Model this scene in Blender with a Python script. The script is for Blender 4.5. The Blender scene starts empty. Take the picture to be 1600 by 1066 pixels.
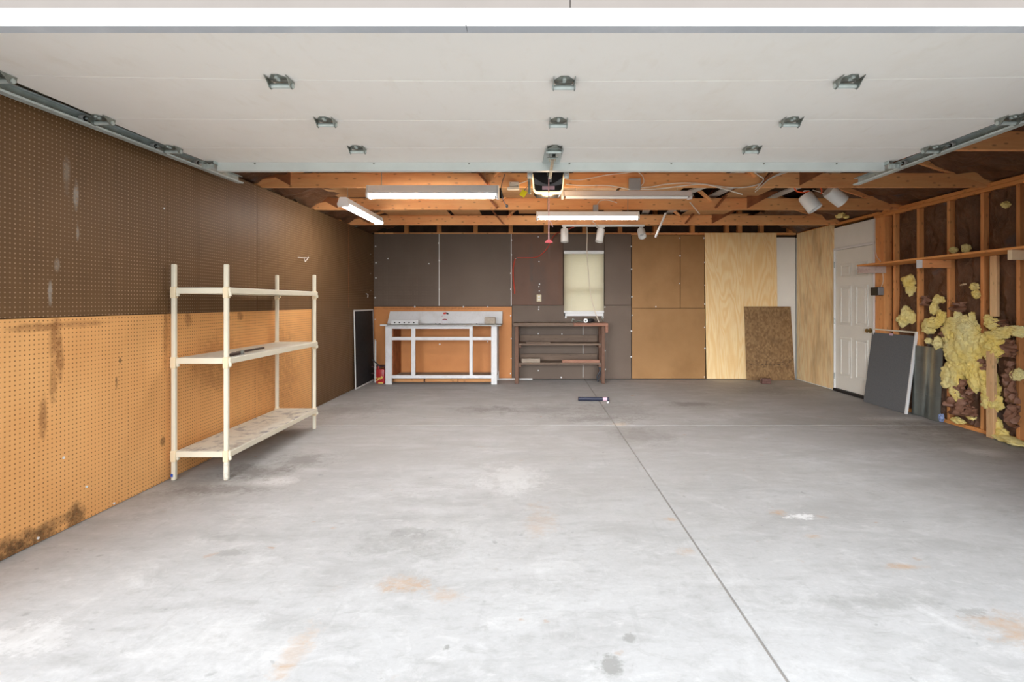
import bpy, bmesh, math, random
from mathutils import Vector, Matrix, noise as mnoise
R = math.radians
scene = bpy.context.scene
COL = scene.collection
random.seed(7)

# ------------------------------------------------------------------ camera
EYE = 1.31            # eye height above the slab
FPX = 793.0           # focal length for a 1600 px wide frame
cam_d = bpy.data.cameras.new('camera')
cam = bpy.data.objects.new('camera', cam_d); COL.objects.link(cam)
cam.location = (0, 0, EYE); cam.rotation_euler = (R(90), 0, 0)
cam_d.sensor_width = 36.0; cam_d.lens = 36.0 * FPX / 1600.0
cam_d.shift_x = -32 / 1600.0; cam_d.shift_y = -61 / 1600.0
cam_d.clip_start = 0.02; cam_d.clip_end = 200
scene.camera = cam

# ------------------------------------------------------------------ world and light
world = bpy.data.worlds.new('overcast_sky'); scene.world = world
world.use_nodes = True
wn = world.node_tree.nodes; wl = world.node_tree.links
wn.clear()
wo = wn.new('ShaderNodeOutputWorld'); wb = wn.new('ShaderNodeBackground')
wb.inputs['Color'].default_value = (0.93, 0.97, 1.0, 1)
wb.inputs['Strength'].default_value = 1.25
wl.new(wb.outputs[0], wo.inputs[0])

sun_d = bpy.data.lights.new('veiled_sun', 'SUN')
sun_d.energy = 3.9; sun_d.angle = R(50); sun_d.color = (0.97, 0.985, 1.0)
sun = bpy.data.objects.new('veiled_sun', sun_d); COL.objects.link(sun)
sun.rotation_euler = Vector((0.20, math.cos(R(13)), -math.sin(R(13)))).to_track_quat('-Z', 'Y').to_euler()
sun.location = (0, -8, 6)

vs = scene.view_settings
scene.display_settings.display_device = 'sRGB'
vs.view_transform = 'Standard'; vs.look = 'None'; vs.gamma = 1.0; vs.use_curve_mapping = False
vs.exposure = 1.08
scene.cycles.max_bounces = 14; scene.cycles.diffuse_bounces = 9
scene.cycles.sample_clamp_indirect = 8.0
scene.cycles.caustics_reflective = False; scene.cycles.caustics_refractive = False

# ------------------------------------------------------------------ helpers
def P(px, py, d):
    """the point at depth d (metres from the lens) seen in direction px, py of the survey picture"""
    return Vector(((px - 832) * d / FPX, d, EYE - (py - 472) * d / FPX))
def PXw(px, d): return (px - 832) * d / FPX
def PZw(py, d): return EYE - (py - 472) * d / FPX

WLOC = {}
def wloc(o): return WLOC.get(o.name, Vector((0, 0, 0))) if o else Vector((0, 0, 0))

def tag(o, label=None, cat=None, group=None, kind=None):
    if label: o['label'] = label
    if cat: o['category'] = cat
    if group: o['group'] = group
    if kind: o['kind'] = kind
    return o

def empty(name, loc=(0, 0, 0), parent=None, rot=None):
    o = bpy.data.objects.new(name, None); COL.objects.link(o)
    o.empty_display_size = 0.1
    base = wloc(parent)
    o.location = Vector(loc) - base
    if rot: o.rotation_euler = rot
    if parent: o.parent = parent
    WLOC[o.name] = Vector(loc)
    return o

def thing(name, label, cat, loc=(0, 0, 0), group=None, rot=None):
    return tag(empty(name, loc, None, rot), label, cat, group)

def copy_tree(o, parent=None):
    c = o.copy(); COL.objects.link(c)
    if parent: c.parent = parent
    for ch in list(o.children): copy_tree(ch, c)
    return c

def smooth_path(pts, n=5):
    pts = [Vector(p) for p in pts]
    if len(pts) < 3: return pts
    out = []
    for i in range(len(pts) - 1):
        p0 = pts[max(i - 1, 0)]; p1 = pts[i]; p2 = pts[i + 1]; p3 = pts[min(i + 2, len(pts) - 1)]
        for k in range(n):
            t = k / n
            out.append(0.5 * ((2 * p1) + (p2 - p0) * t + (2 * p0 - 5 * p1 + 4 * p2 - p3) * t * t + (3 * p1 - p0 - 3 * p2 + p3) * t ** 3))
    out.append(pts[-1])
    return out

class MB:
    def __init__(s): s.bm = bmesh.new()
    def _q(s, vs_):
        try: return s.bm.faces.new(vs_)
        except ValueError: return None
    def hexa(s, c):
        v = [s.bm.verts.new(p) for p in c]
        for f in ((3, 2, 1, 0), (4, 5, 6, 7), (0, 1, 5, 4), (1, 2, 6, 5), (2, 3, 7, 6), (3, 0, 4, 7)):
            s._q([v[i] for i in f])
        return s
    def box(s, x0, x1, y0, y1, z0, z1):
        if x0 > x1: x0, x1 = x1, x0
        if y0 > y1: y0, y1 = y1, y0
        if z0 > z1: z0, z1 = z1, z0
        return s.hexa([(x0, y0, z0), (x1, y0, z0), (x1, y1, z0), (x0, y1, z0), (x0, y0, z1), (x1, y0, z1), (x1, y1, z1), (x0, y1, z1)])
    def bar(s, p, q, w, h, up=(0, 0, 1)):
        p = Vector(p); q = Vector(q); d = (q - p).normalized(); up = Vector(up)
        if abs(d.dot(up)) > 0.98: up = Vector((0, 1, 0))
        r = d.cross(up).normalized(); u = r.cross(d).normalized()
        a = r * w / 2; b = u * h / 2
        return s.hexa([p - a - b, p + a - b, q + a - b, q - a - b, p - a + b, p + a + b, q + a + b, q - a + b])
    def ring(s, c, d, r, seg, ref=None):
        d = Vector(d).normalized()
        ref = ref or (Vector((0, 0, 1)) if abs(d.z) < 0.9 else Vector((1, 0, 0)))
        a = d.cross(ref).normalized(); b = d.cross(a).normalized()
        return [s.bm.verts.new(Vector(c) + (a * math.cos(2 * math.pi * k / seg) + b * math.sin(2 * math.pi * k / seg)) * r) for k in range(seg)]
    def loft(s, rings, cap0=True, cap1=True):
        for A, B in zip(rings, rings[1:]):
            n = len(A)
            for k in range(n): s._q([A[k], A[(k + 1) % n], B[(k + 1) % n], B[k]])
        if cap0: s._q(list(reversed(rings[0])))
        if cap1: s._q(rings[-1])
        return s
    def cyl(s, p, q, r, seg=14, r2=None, caps=True):
        p = Vector(p); q = Vector(q); d = q - p
        return s.loft([s.ring(p, d, r, seg), s.ring(q, d, r if r2 is None else r2, seg)], caps, caps)
    def lathe(s, p, axis, prof, seg=16, cap0=True, cap1=True):
        p = Vector(p); a = Vector(axis).normalized()
        return s.loft([s.ring(p + a * t, a, max(r, 1e-4), seg) for t, r in prof], cap0, cap1)
    def tube(s, pts, r, seg=6, n=5, smooth=True):
        pts = smooth_path(pts, n) if smooth else [Vector(p) for p in pts]
        rings = []; ref = None
        for i, p in enumerate(pts):
            d = pts[min(i + 1, len(pts) - 1)] - pts[max(i - 1, 0)]
            if d.length < 1e-6: continue
            d.normalize()
            if ref is None: ref = Vector((0, 0, 1)) if abs(d.z) < 0.9 else Vector((1, 0, 0))
            a = d.cross(ref)
            if a.length < 1e-4: a = d.orthogonal()
            a.normalize(); b = d.cross(a).normalized(); ref = (a.cross(d)).normalized()
            rings.append([s.bm.verts.new(p + (a * math.cos(2 * math.pi * k / seg) + b * math.sin(2 * math.pi * k / seg)) * r) for k in range(seg)])
        return s.loft(rings)
    def prism(s, poly, axis, a, b):
        def mk(u, v, t):
            return {'x': (t, u, v), 'y': (u, t, v), 'z': (u, v, t)}[axis]
        A = [s.bm.verts.new(mk(u, v, a)) for u, v in poly]
        B = [s.bm.verts.new(mk(u, v, b)) for u, v in poly]
        n = len(poly)
        s._q(A); s._q(list(reversed(B)))
        for k in range(n): s._q([A[k], B[k], B[(k + 1) % n], A[(k + 1) % n]])
        return s
    def blob(s, c, rad, amp=0.3, freq=3.0, sub=3, seed=0):
        m = bmesh.ops.create_icosphere(s.bm, subdivisions=sub, radius=1.0)['verts']
        c = Vector(c); o = Vector((seed * 3.17, seed * 1.31, seed * 7.7))
        for v in m:
            n = v.co.normalized()
            k = 1 + amp * (mnoise.noise(n * freq * 0.6 + o) + 0.6 * mnoise.noise(n * freq * 1.7 + o) + 0.3 * mnoise.noise(n * freq * 4 + o) + (0.16 * mnoise.noise(n * freq * 9 + o) + 0.10 * mnoise.noise(n * freq * 19 + o) if sub > 3 else 0))
            v.co = c + Vector((n.x * rad[0], n.y * rad[1], n.z * rad[2])) * k
        return s
    def build(s, name, m, parent=None, bevel=0.0, seg=1, smooth=False, label=None, kind=None):
        bm = s.bm
        bmesh.ops.remove_doubles(bm, verts=bm.verts, dist=1e-6)
        bmesh.ops.recalc_face_normals(bm, faces=bm.faces)
        if bevel > 0:
            es = [e for e in bm.edges if len(e.link_faces) == 2 and e.calc_face_angle(0) > R(30)]
            bmesh.ops.bevel(bm, geom=es, offset=bevel, segments=seg, affect='EDGES', profile=0.5, clamp_overlap=True)
        off = wloc(parent)
        if off.length > 0: bmesh.ops.translate(bm, verts=bm.verts, vec=-off)
        if smooth:
            for f in bm.faces: f.smooth = True
            for e in bm.edges:
                if len(e.link_faces) == 2 and e.calc_face_angle(0) > R(38): e.smooth = False
        me = bpy.data.meshes.new(name); bm.to_mesh(me); bm.free()
        me.materials.append(m)
        o = bpy.data.objects.new(name, me); COL.objects.link(o)
        if parent: o.parent = parent
        WLOC[o.name] = off
        if label: o['label'] = label
        if kind: o['kind'] = kind
        return o

def box(name, m, parent, x0, x1, y0, y1, z0, z1, bevel=0.0, **k):
    return MB().box(x0, x1, y0, y1, z0, z1).build(name, m, parent, bevel, **k)

# ------------------------------------------------------------------ materials
class NT:
    def __init__(s, name):
        s.m = bpy.data.materials.new(name); s.m.use_nodes = True
        s.t = s.m.node_tree; s.N = s.t.nodes; s.L = s.t.links
        s.bsdf = s.N['Principled BSDF']
        s._pos = None
    def n(s, typ, **k):
        x = s.N.new(typ)
        for a, v in k.items(): setattr(x, a, v)
        return x
    def inp(s, sock, v):
        if isinstance(v, bpy.types.NodeSocket): s.L.new(v, sock)
        else:
            if hasattr(sock.default_value, '__len__') and not isinstance(v, (tuple, list, Vector)): v = (v, v, v)
            if hasattr(sock.default_value, '__len__') and len(sock.default_value) == 4 and len(v) == 3: v = (*v, 1)
            sock.default_value = v
    def pos(s):
        if s._pos is None: s._pos = s.n('ShaderNodeNewGeometry').outputs['Position']
        return s._pos
    def obj(s): return s.n('ShaderNodeTexCoord').outputs['Object']
    def math(s, op, a, b=0.0, c=None, clamp=False):
        x = s.n('ShaderNodeMath', operation=op, use_clamp=clamp)
        s.inp(x.inputs[0], a); s.inp(x.inputs[1], b)
        if c is not None: s.inp(x.inputs[2], c)
        return x.outputs[0]
    def vmath(s, op, a, b=(0, 0, 0)):
        x = s.n('ShaderNodeVectorMath', operation=op)
        s.inp(x.inputs[0], a); s.inp(x.inputs[1], b)
        return x.outputs['Value'] if op in ('LENGTH', 'DOT_PRODUCT', 'DISTANCE') else x.outputs[0]
    def sep(s, v):
        x = s.n('ShaderNodeSeparateXYZ'); s.inp(x.inputs[0], v); return x.outputs
    def comb(s, a, b, c):
        x = s.n('ShaderNodeCombineXYZ')
        for i, v in enumerate((a, b, c)): s.inp(x.inputs[i], v)
        return x.outputs[0]
    def noise(s, vec, scale, detail=4, rough=0.55, dist=0.0):
        x = s.n('ShaderNodeTexNoise'); s.inp(x.inputs['Vector'], vec)
        x.inputs['Scale'].default_value = scale; x.inputs['Detail'].default_value = detail
        x.inputs['Roughness'].default_value = rough; x.inputs['Distortion'].default_value = dist
        return x.outputs['Fac']
    def ramp(s, f, lo, hi, a=0.0, b=1.0):
        x = s.n('ShaderNodeMapRange', clamp=True)
        s.inp(x.inputs['Value'], f)
        for k, v in (('From Min', lo), ('From Max', hi), ('To Min', a), ('To Max', b)): x.inputs[k].default_value = v
        return x.outputs[0]
    def mix(s, f, a, b, mode='MIX'):
        x = s.n('ShaderNodeMix', data_type='RGBA', blend_type=mode)
        s.inp(x.inputs[0], f); s.inp(x.inputs[6], a); s.inp(x.inputs[7], b)
        return x.outputs[2]
    def scale(s, v, k): return s.vmath('MULTIPLY', v, k)
    def bump(s, h, strength=0.3, dist=0.01):
        x = s.n('ShaderNodeBump'); x.inputs['Strength'].default_value = strength
        x.inputs['Distance'].default_value = dist; s.inp(x.inputs['Height'], h)
        s.L.new(x.outputs[0], s.bsdf.inputs['Normal'])
    def out(s, col=None, rough=0.6, metal=0.0, spec=0.3):
        if col is not None: s.inp(s.bsdf.inputs['Base Color'], col)
        s.inp(s.bsdf.inputs['Roughness'], rough); s.inp(s.bsdf.inputs['Metallic'], metal)
        s.bsdf.inputs['Specular IOR Level'].default_value = spec
        return s.m

def srgb(r, g, b):
    f = lambda c: c / 12.92 if c <= 0.04045 else ((c + 0.055) / 1.055) ** 2.4
    return tuple(f(c / 255.0) for c in (r, g, b))

def plain(name, col, rough=0.6, metal=0.0, spec=0.3, var=0.06, nscale=6.0, bump=0.0):
    t = NT(name); p = t.obj()
    n = t.noise(p, nscale, 5)
    c = t.mix(t.ramp(n, 0.3, 0.7), tuple(x * (1 - var) for x in col), tuple(min(1, x * (1 + var)) for x in col))
    if bump: t.bump(t.noise(p, 60, 3), bump, 0.002)
    return t.out(c, rough, metal, spec)

def worn(name, col, dirt, amount=0.5, rough=0.5, scale=5.0, fine=40.0):
    t = NT(name); p = t.obj()
    a = t.ramp(t.noise(p, scale, 8, 0.65), 0.5, 0.72, 0, amount)
    b = t.ramp(t.noise(t.scale(p, (1, 0.35, 1)), fine, 4, 0.6), 0.58, 0.7, 0, amount * 0.6)
    c = t.mix(a, col, dirt); c = t.mix(b, c, dirt)
    return t.out(c, rough)

def lumber(name, c1, c2, axis='x', knots=0.7, rough=0.65, rand=0.0):
    t = NT(name); p = t.obj()
    if rand:
        r = t.n('ShaderNodeObjectInfo').outputs['Random']
        p = t.vmath('ADD', p, t.comb(t.math('MULTIPLY', r, 17.0), t.math('MULTIPLY', r, 5.0), t.math('MULTIPLY', r, 9.0)))
    sc = {'x': (1.1, 14, 14), 'y': (14, 1.1, 14), 'z': (14, 14, 1.1)}[axis]
    g = t.noise(t.scale(p, sc), 2.2, 6, 0.6, 0.6)
    fine = t.noise(t.scale(p, tuple(k * 5 for k in sc)), 2.5, 3)
    c = t.mix(t.ramp(g, 0.3, 0.7), c1, c2)
    c = t.mix(t.ramp(fine, 0.35, 0.8, 0, 0.35), c, tuple(k * 0.6 for k in c2))
    # patches lighter and darker along the length
    big = t.noise(t.scale(p, {'x': (1, 4, 4), 'y': (4, 1, 4), 'z': (4, 4, 1)}[axis]), 1.4, 3)
    c = t.mix(t.ramp(big, 0.35, 0.75, 0, 0.45), c, tuple(min(1, k * 1.45) for k in c1))
    if knots:
        v = t.n('ShaderNodeTexVoronoi'); ks = {'x': (2.6, 9, 9), 'y': (9, 2.6, 9), 'z': (9, 9, 2.6)}[axis]
        sp = t.sep(p); ai = 'xyz'.index(axis); o1, o2 = [i for i in range(3) if i != ai]
        v.voronoi_dimensions = '2D'
        t.inp(v.inputs['Vector'], t.comb(t.math('MULTIPLY', sp[ai], 5.5), t.math('MULTIPLY', t.math('ADD', sp[o1], sp[o2]), 13.0), 0.0)); v.inputs['Scale'].default_value = 1.0
        k = t.ramp(t.math('ADD', v.outputs['Distance'], t.math('MULTIPLY', t.math('SUBTRACT', fine, 0.5), 0.12)), 0.05, 0.12, knots * .8, 0.0)
        c = t.mix(k, c, tuple(q * 0.28 for q in c2))
    if rand:
        c = t.mix(t.ramp(r, 0, 1, 0, rand), c, tuple(k * 0.55 for k in c2))
    t.bump(g, 0.25, 0.003)
    return t.out(c, rough, 0, 0.25)

def pegboard(name, base, base2, hole, hole_mix, plane='yz', stains=(), rough=0.5, r=0.16, blot=0.35, dirt=(0.05, 0.035, 0.025)):
    t = NT(name); p = t.pos(); s = t.sep(p)
    u, v = (s[1], s[2]) if plane == 'yz' else (s[0], s[2])
    n = t.noise(p, 1.6, 6, 0.6); n2 = t.noise(t.scale(p, (1, 5, 0.8)), 2.0, 5, 0.6)
    c = t.mix(t.ramp(n, 0.3, 0.7), base, base2)
    c = t.mix(t.ramp(n2, 0.5, 0.8, 0, blot), c, tuple(k * 0.55 for k in base2))
    warp = t.noise(p, 11.0, 6, 0.7); patch = t.ramp(t.noise(p, 24.0, 5, 0.7), 0.36, 0.56, 0.35, 1.0)
    for (su, sv, ru, rv, k, col) in stains:
        du = t.math('DIVIDE', t.math('SUBTRACT', u, su), ru); dv = t.math('DIVIDE', t.math('SUBTRACT', v, sv), rv)
        d = t.math('SQRT', t.math('ADD', t.math('MULTIPLY', du, du), t.math('MULTIPLY', dv, dv)))
        d = t.math('ADD', d, t.math('MULTIPLY', t.math('SUBTRACT', warp, 0.5), 1.3))
        c = t.mix(t.math('MULTIPLY', t.ramp(d, 0.5, 1.0, k, 0.0), patch), c, col)
    if hole_mix:
        fu = t.math('SUBTRACT', t.math('FRACT', t.math('DIVIDE', u, 0.0254)), 0.5)
        fv = t.math('SUBTRACT', t.math('FRACT', t.math('DIVIDE', v, 0.0254)), 0.5)
        d = t.math('SQRT', t.math('ADD', t.math('MULTIPLY', fu, fu), t.math('MULTIPLY', fv, fv)))
        h = t.ramp(d, r * 0.75, r * 1.25, 1, 0)
        c = t.mix(t.math('MULTIPLY', h, hole_mix), c, hole)
        t.bump(t.ramp(d, r * 0.7, r * 1.3, 0, 1), 0.35, 0.002)
    return t.out(c, rough, 0, 0.16)

def plywood(name, c1, c2, c3, plane='xz', seedv=0.0, rough=0.6, streak=0.5):
    t = NT(name); p = t.pos(); s = t.sep(p)
    u = s[0] if plane == 'xz' else s[1]
    q = t.comb(t.math('ADD', u, seedv), t.math('MULTIPLY', s[2], 0.16), seedv)
    n = t.noise(q, 3.0, 2.5, 0.45, 0.7)
    w = t.n('ShaderNodeMath', operation='SINE'); t.inp(w.inputs[0], t.math('MULTIPLY', n, 85.0))
    ringv = t.ramp(w.outputs[0], -0.6, 1.0)
    fine = t.noise(t.comb(t.math('MULTIPLY', u, 60.0), t.math('MULTIPLY', s[2], 3.0), seedv), 1.6, 4)
    c = t.mix(ringv, c1, c2)
    c = t.mix(t.ramp(fine, 0.4, 0.75, 0, 0.45), c, c3)
    blot = t.noise(t.comb(t.math('MULTIPLY', u, 2.6), t.math('MULTIPLY', s[2], 0.7), seedv + 3), 2.0, 4)
    c = t.mix(t.ramp(blot, 0.5, 0.72, 0, streak), c, c3)
    return t.out(c, rough, 0, 0.25)

M = {}

def FL(px, py):
    d = FPX * EYE / (py - 472.0)
    return ((px - 832) * d / FPX, d)

def concrete():
    t = NT('concrete_slab_grey'); p = t.pos(); s = t.sep(p)
    flat = t.comb(s[0], s[1], 0.0)
    n1 = t.noise(flat, 0.55, 8, 0.62, 0.5); n2 = t.noise(t.scale(flat, (0.8, 1.9, 1)), 2.1, 8, 0.68, 0.4)
    n3 = t.noise(flat, 45, 4, 0.7)
    c = t.mix(t.ramp(n1, 0.3, 0.7), (0.43, 0.43, 0.435), (0.56, 0.565, 0.575))
    c = t.mix(t.ramp(n2, 0.46, 0.70, 0, 0.7), c, (0.345, 0.34, 0.338))
    c = t.mix(t.ramp(t.noise(flat, 3.3, 7, 0.7, 0.8), 0.54, 0.7, 0, 0.55), c, (0.66, 0.665, 0.67))
    c = t.mix(t.ramp(n3, 0.3, 0.75, 0, 0.22), c, (0.30, 0.30, 0.30))
    n4 = t.noise(flat, 16, 10, 0.75, 0.3); n5 = t.noise(t.scale(flat, (1.0, 2.2, 1)), 7, 9, 0.72, 0.5)
    c = t.mix(t.ramp(n4, 0.52, 0.72, 0, 0.35), c, (0.30, 0.295, 0.29)); c = t.mix(t.ramp(n5, 0.55, 0.70, 0, 0.4), c, (0.66, 0.66, 0.66))
    c = t.mix(t.ramp(n5, 0.46, 0.33, 0, 0.45), c, (0.31, 0.305, 0.30))
    # grime plus light falloff painted into the colour, darker towards the benches
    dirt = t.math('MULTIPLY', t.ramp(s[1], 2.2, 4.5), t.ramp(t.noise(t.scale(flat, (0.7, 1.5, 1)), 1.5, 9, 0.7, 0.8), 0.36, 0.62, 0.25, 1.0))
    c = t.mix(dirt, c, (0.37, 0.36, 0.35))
    # rust freckles
    fr = t.noise(flat, 7.5, 3, 0.5); fm = t.noise(flat, 0.8, 2)
    c = t.mix(t.math('MULTIPLY', t.ramp(fr, 0.69, 0.75), t.ramp(fm, 0.45, 0.6, 0, 0.7)), c, (0.42, 0.24, 0.12))
    sp = t.noise(flat, 11.0, 3, 0.5, 0.2)
    c = t.mix(t.ramp(sp, 0.70, 0.745, 0, 0.5), c, (0.25, 0.25, 0.25))
    W = (0.78, 0.78, 0.78); RU = (0.47, 0.31, 0.19); DK = (0.20, 0.185, 0.17); GR = (0.27, 0.27, 0.26)
    warp = t.noise(flat, 5.0, 6, 0.7); warp2 = t.noise(flat, 14.0, 4, 0.7)
    wv = t.math('ADD', t.math('MULTIPLY', t.math('SUBTRACT', warp, 0.5), 2.6), t.math('ADD', t.math('MULTIPLY', t.math('SUBTRACT', warp2, 0.5), 1.8), t.math('MULTIPLY', t.math('SUBTRACT', t.noise(flat, 42, 5, 0.7), 0.5), 1.6)))
    for (px, py, rx, ry, k, col) in (
        (800, 748, .26, .32, .32, W), (425, 752, .22, .13, .5, W), (1252, 808, .10, .055, .75, W), (1535, 706, .20, .16, .6, W),
        (1410, 655, .45, .13, .55, W), (40, 1000, .18, .14, .28, W), (350, 1010, .35, .2, .2, W), (965, 663, .14, .1, .6, (0.6, 0.52, 0.42)),
        (1216, 801, .06, .05, .7, RU), (1284, 808, .04, .03, .6, RU), (628, 916, .14, .09, .6, RU), (692, 930, .10, .06, .5, RU),
        (455, 1030, .05, .20, .5, RU), (520, 826, .02, .02, .6, RU), (845, 812, .12, .25, .35, RU), (1592, 985, .16, .15, .5, RU),
        (1272, 838, .06, .03, .6, RU), (1420, 885, .14, .03, .5, RU), (1050, 812, .04, .03, .6, RU), (1070, 862, .06, .05, .45, RU),
        (952, 1041, .075, .075, .8, GR), (699, 1012, .025, .03, .8, GR), (985, 997, .03, .03, .7, GR), (1522, 955, .09, .05, .55, GR),
        (1390, 940, .28, .07, .5, GR), (630, 850, .30, .16, .45, GR), (640, 830, .12, .08, .4, GR), (360, 865, .10, .05, .5, GR), (340, 840, .18, .05, .35, GR),
        (400, 738, .28, .20, .75, DK), (350, 765, .40, .10, .6, DK), (470, 720, .3, .2, .5, DK), (300, 760, .25, .5, .35, DK), (960, 640, .50, .60, .42, DK), (850, 640, .60, .35, .4, DK),
        (755, 640, .4, .25, .55, DK), (1080, 632, .4, .2, .6, DK), (930, 655, .5, .2, .5, DK), (1590, 690, .9, .9, .42, DK), (1480, 670, .6, .45, .4, DK), (1000, 680, .35, .35, .4, DK),
        (1200, 610, .7, .4, .4, DK), (560, 640, .5, .5, .4, DK)):
        x0, y0 = FL(px, py)
        du = t.math('DIVIDE', t.math('SUBTRACT', s[0], x0), rx); dv = t.math('DIVIDE', t.math('SUBTRACT', s[1], y0), ry)
        d = t.math('ADD', t.math('SQRT', t.math('ADD', t.math('MULTIPLY', du, du), t.math('MULTIPLY', dv, dv))), wv)
        c = t.mix(t.ramp(d, *((0.45, 0.85) if rx < .2 else (0.25, 1.1)), k, 0.0) if col is not RU else t.math('MULTIPLY', t.ramp(d, .3, 1.0, min(1, k * 1.3), 0), t.ramp(n5, .38, .60, 1, .3)), c, col)
    # hairline scuffs and tyre drags along the drive direction
    sc = t.noise(t.scale(flat, (9.0, 0.7, 1)), 2.2, 4, 0.6)
    c = t.mix(t.ramp(sc, 0.62, 0.72, 0, 0.18), c, (0.28, 0.28, 0.28))
    t.bump(t.noise(flat, 30, 6, 0.7), 0.12, 0.004)
    return t.out(c, t.ramp(n2, 0.3, 0.7, 0.55, 0.75), 0, 0.25)

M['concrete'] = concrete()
M['joint'] = plain('joint_filler', (0.33, 0.31, 0.29), 0.9)
M['drive'] = plain('driveway_concrete', (0.52, 0.515, 0.50), 0.9, nscale=1.0)
M['lawn'] = plain('lawn_green', (0.27, 0.28, 0.19), 0.95, var=0.3, nscale=3.0)
BR1, BR2 = (0.165, 0.090, 0.040), (0.130, 0.070, 0.030)
OR1, OR2 = (0.86, 0.47, 0.185), (0.76, 0.375, 0.135)
SCR = (0.34, 0.30, 0.26); DOR = (0.21, 0.075, 0.022); BLK = (0.06, 0.035, 0.02)
M['peg_brown'] = pegboard('brown_pegboard', BR1, BR2, (0.38, 0.25, 0.155), 0.85, stains=(
    (2.98, 1.93, .020, .10, .8, SCR), (2.99, 1.72, .012, .07, .6, SCR), (2.82, 1.36, .016, .07, .8, SCR), (2.86, 1.52, .02, .05, .5, SCR), (2.92, 2.05, .03, .12, .4, SCR)))
M['peg_orange'] = pegboard('orange_pegboard', OR1, OR2, (0.21, 0.085, 0.03), 0.9, stains=(
    (2.85, 1.12, .05, .16, .65, DOR), (2.88, .98, .03, .14, .6, DOR), (2.84, .86, .03, .15, .5, DOR), (2.78, .68, .03, .14, .6, DOR), (2.76, 1.17, .20, .03, .55, DOR), (3.0, 1.18, .25, .025, .4, DOR),
    (3.27, .79, .010, .05, .8, BLK), (3.30, .93, .012, .02, .7, BLK), (2.72, .02, .20, .07, .75, BLK), (2.98, .05, .08, .10, .7, BLK), (2.86, .07, .22, .04, .45, BLK), (2.58, .03, .2, .10, .75, BLK),
    (3.95, 1.17, .05, .07, .6, DOR), (4.45, 1.17, .06, .06, .6, DOR), (4.65, 1.18, .05, .05, .6, DOR), (3.68, .30, .03, .04, .7, BLK), (3.71, 1.10, .03, .3, .5, DOR), (4.3, .80, .4, .3, .35, DOR), (5.4, .6, .5, .5, .35, DOR)), blot=0.15)
M['hard_brown'] = pegboard('brown_hardboard', (0.168, 0.126, 0.098), (0.135, 0.098, 0.076), (0.25, 0.20, 0.16), 0.35, plane='xz', r=0.2, blot=0.2)
M['hard_red'] = pegboard('reddish_brown_hardboard', (0.180, 0.100, 0.068), (0.145, 0.084, 0.060), (0.19, 0.13, 0.10), 0.3, plane='xz', r=0.2, blot=0.5,
    stains=((-.02, 1.95, .04, .5, .55, (0.10, 0.085, 0.075)), (.10, 1.6, .16, .5, .45, (0.10, 0.085, 0.075)), (.47, 1.7, .05, .5, .5, (0.15, 0.07, 0.04)), (.28, 2.24, .02, .2, .5, (0.2, 0.17, 0.15))))
M['hard_orange'] = pegboard('orange_hardboard', (0.66, 0.29, 0.105), (0.58, 0.245, 0.09), DOR, 0.0, plane='xz', blot=0.2, stains=((-.62, .80, .03, .025, .8, BLK), (-1.7, 1.2, 1.2, .03, .45, DOR)))
M['hard_tan'] = pegboard('tan_hardboard', (0.38, 0.215, 0.092), (0.31, 0.168, 0.068), (0.2, 0.1, 0.04), 0.12, plane='xz', blot=0.4, r=0.14)
M['ply'] = plywood('pale_plywood', (0.95, 0.74, 0.42), (0.90, 0.63, 0.30), (0.76, 0.47, 0.20), 'xz', 0.0, streak=0.3)
M['ply_side'] = plywood('weathered_plywood', (0.95, 0.78, 0.48), (0.90, 0.66, 0.36), (0.50, 0.32, 0.15), 'yz', 5.3, streak=0.7)
M['fir_x'] = lumber('fir_framing_x', (0.90, 0.44, 0.190), (0.80, 0.33, 0.125), 'x', 0.8, rand=0.2)
M['fir_y'] = lumber('fir_framing_y', (0.86, 0.37, 0.125), (0.72, 0.265, 0.08), 'y', 0.5, rand=0.3)
M['fir_z'] = lumber('fir_framing_z', (0.86, 0.39, 0.15), (0.72, 0.28, 0.095), 'z', 0.6, rand=0.5)
M['pine_z'] = lumber('pale_pine_z', (0.72, 0.46, 0.25), (0.62, 0.36, 0.17), 'z', 0.4)
M['deck'] = lumber('attic_boards', (0.74, 0.44, 0.21), (0.60, 0.32, 0.14), 'x', 0.4, rand=0.4)
M['greyboard'] = lumber('grey_weathered_boards', (0.72, 0.68, 0.63), (0.56, 0.52, 0.47), 'y', 0.2, rand=0.4)
M['gusset'] = plain('gusset_plywood_dark', (0.30, 0.105, 0.04), 0.6, var=0.3, nscale=9)
M['dark_sheath'] = plain('dark_sheathing', (0.060, 0.036, 0.024), 0.9, var=0.3)
M['drywall'] = plain('white_drywall', (0.86, 0.85, 0.81), 0.85, var=0.02)
M['white'] = worn('white_paint_worn', (0.72, 0.73, 0.75), (0.42, 0.39, 0.36), 0.35, 0.55)
M['white_clean'] = plain('white_enamel', (0.80, 0.80, 0.80), 0.4, var=0.02)
M['offwhite'] = worn('door_panel_offwhite', (0.90, 0.885, 0.85), (0.64, 0.55, 0.42), 0.16, 0.5, 1.6, 14.0)
M['siding'] = plain('taupe_siding', (0.15, 0.133, 0.122), 0.7, var=0.04)
M['vinyl_grey'] = worn('grey_weatherstrip', (0.40, 0.42, 0.46), (0.70, 0.70, 0.72), 0.5, 0.5, 2.2, 9.0)
M['galv'] = plain('galvanised_steel', (0.58, 0.65, 0.64), 0.42, 0.35, 0.5, var=0.14, nscale=14)
M['galv_pale'] = plain('painted_strut_steel', (0.74, 0.80, 0.80), 0.42, 0.1, 0.5, var=0.05, nscale=5)
M['galv_dark'] = plain('dull_zinc_steel', (0.34, 0.37, 0.345), 0.38, 0.85, 0.5, var=0.25, nscale=30)
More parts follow.
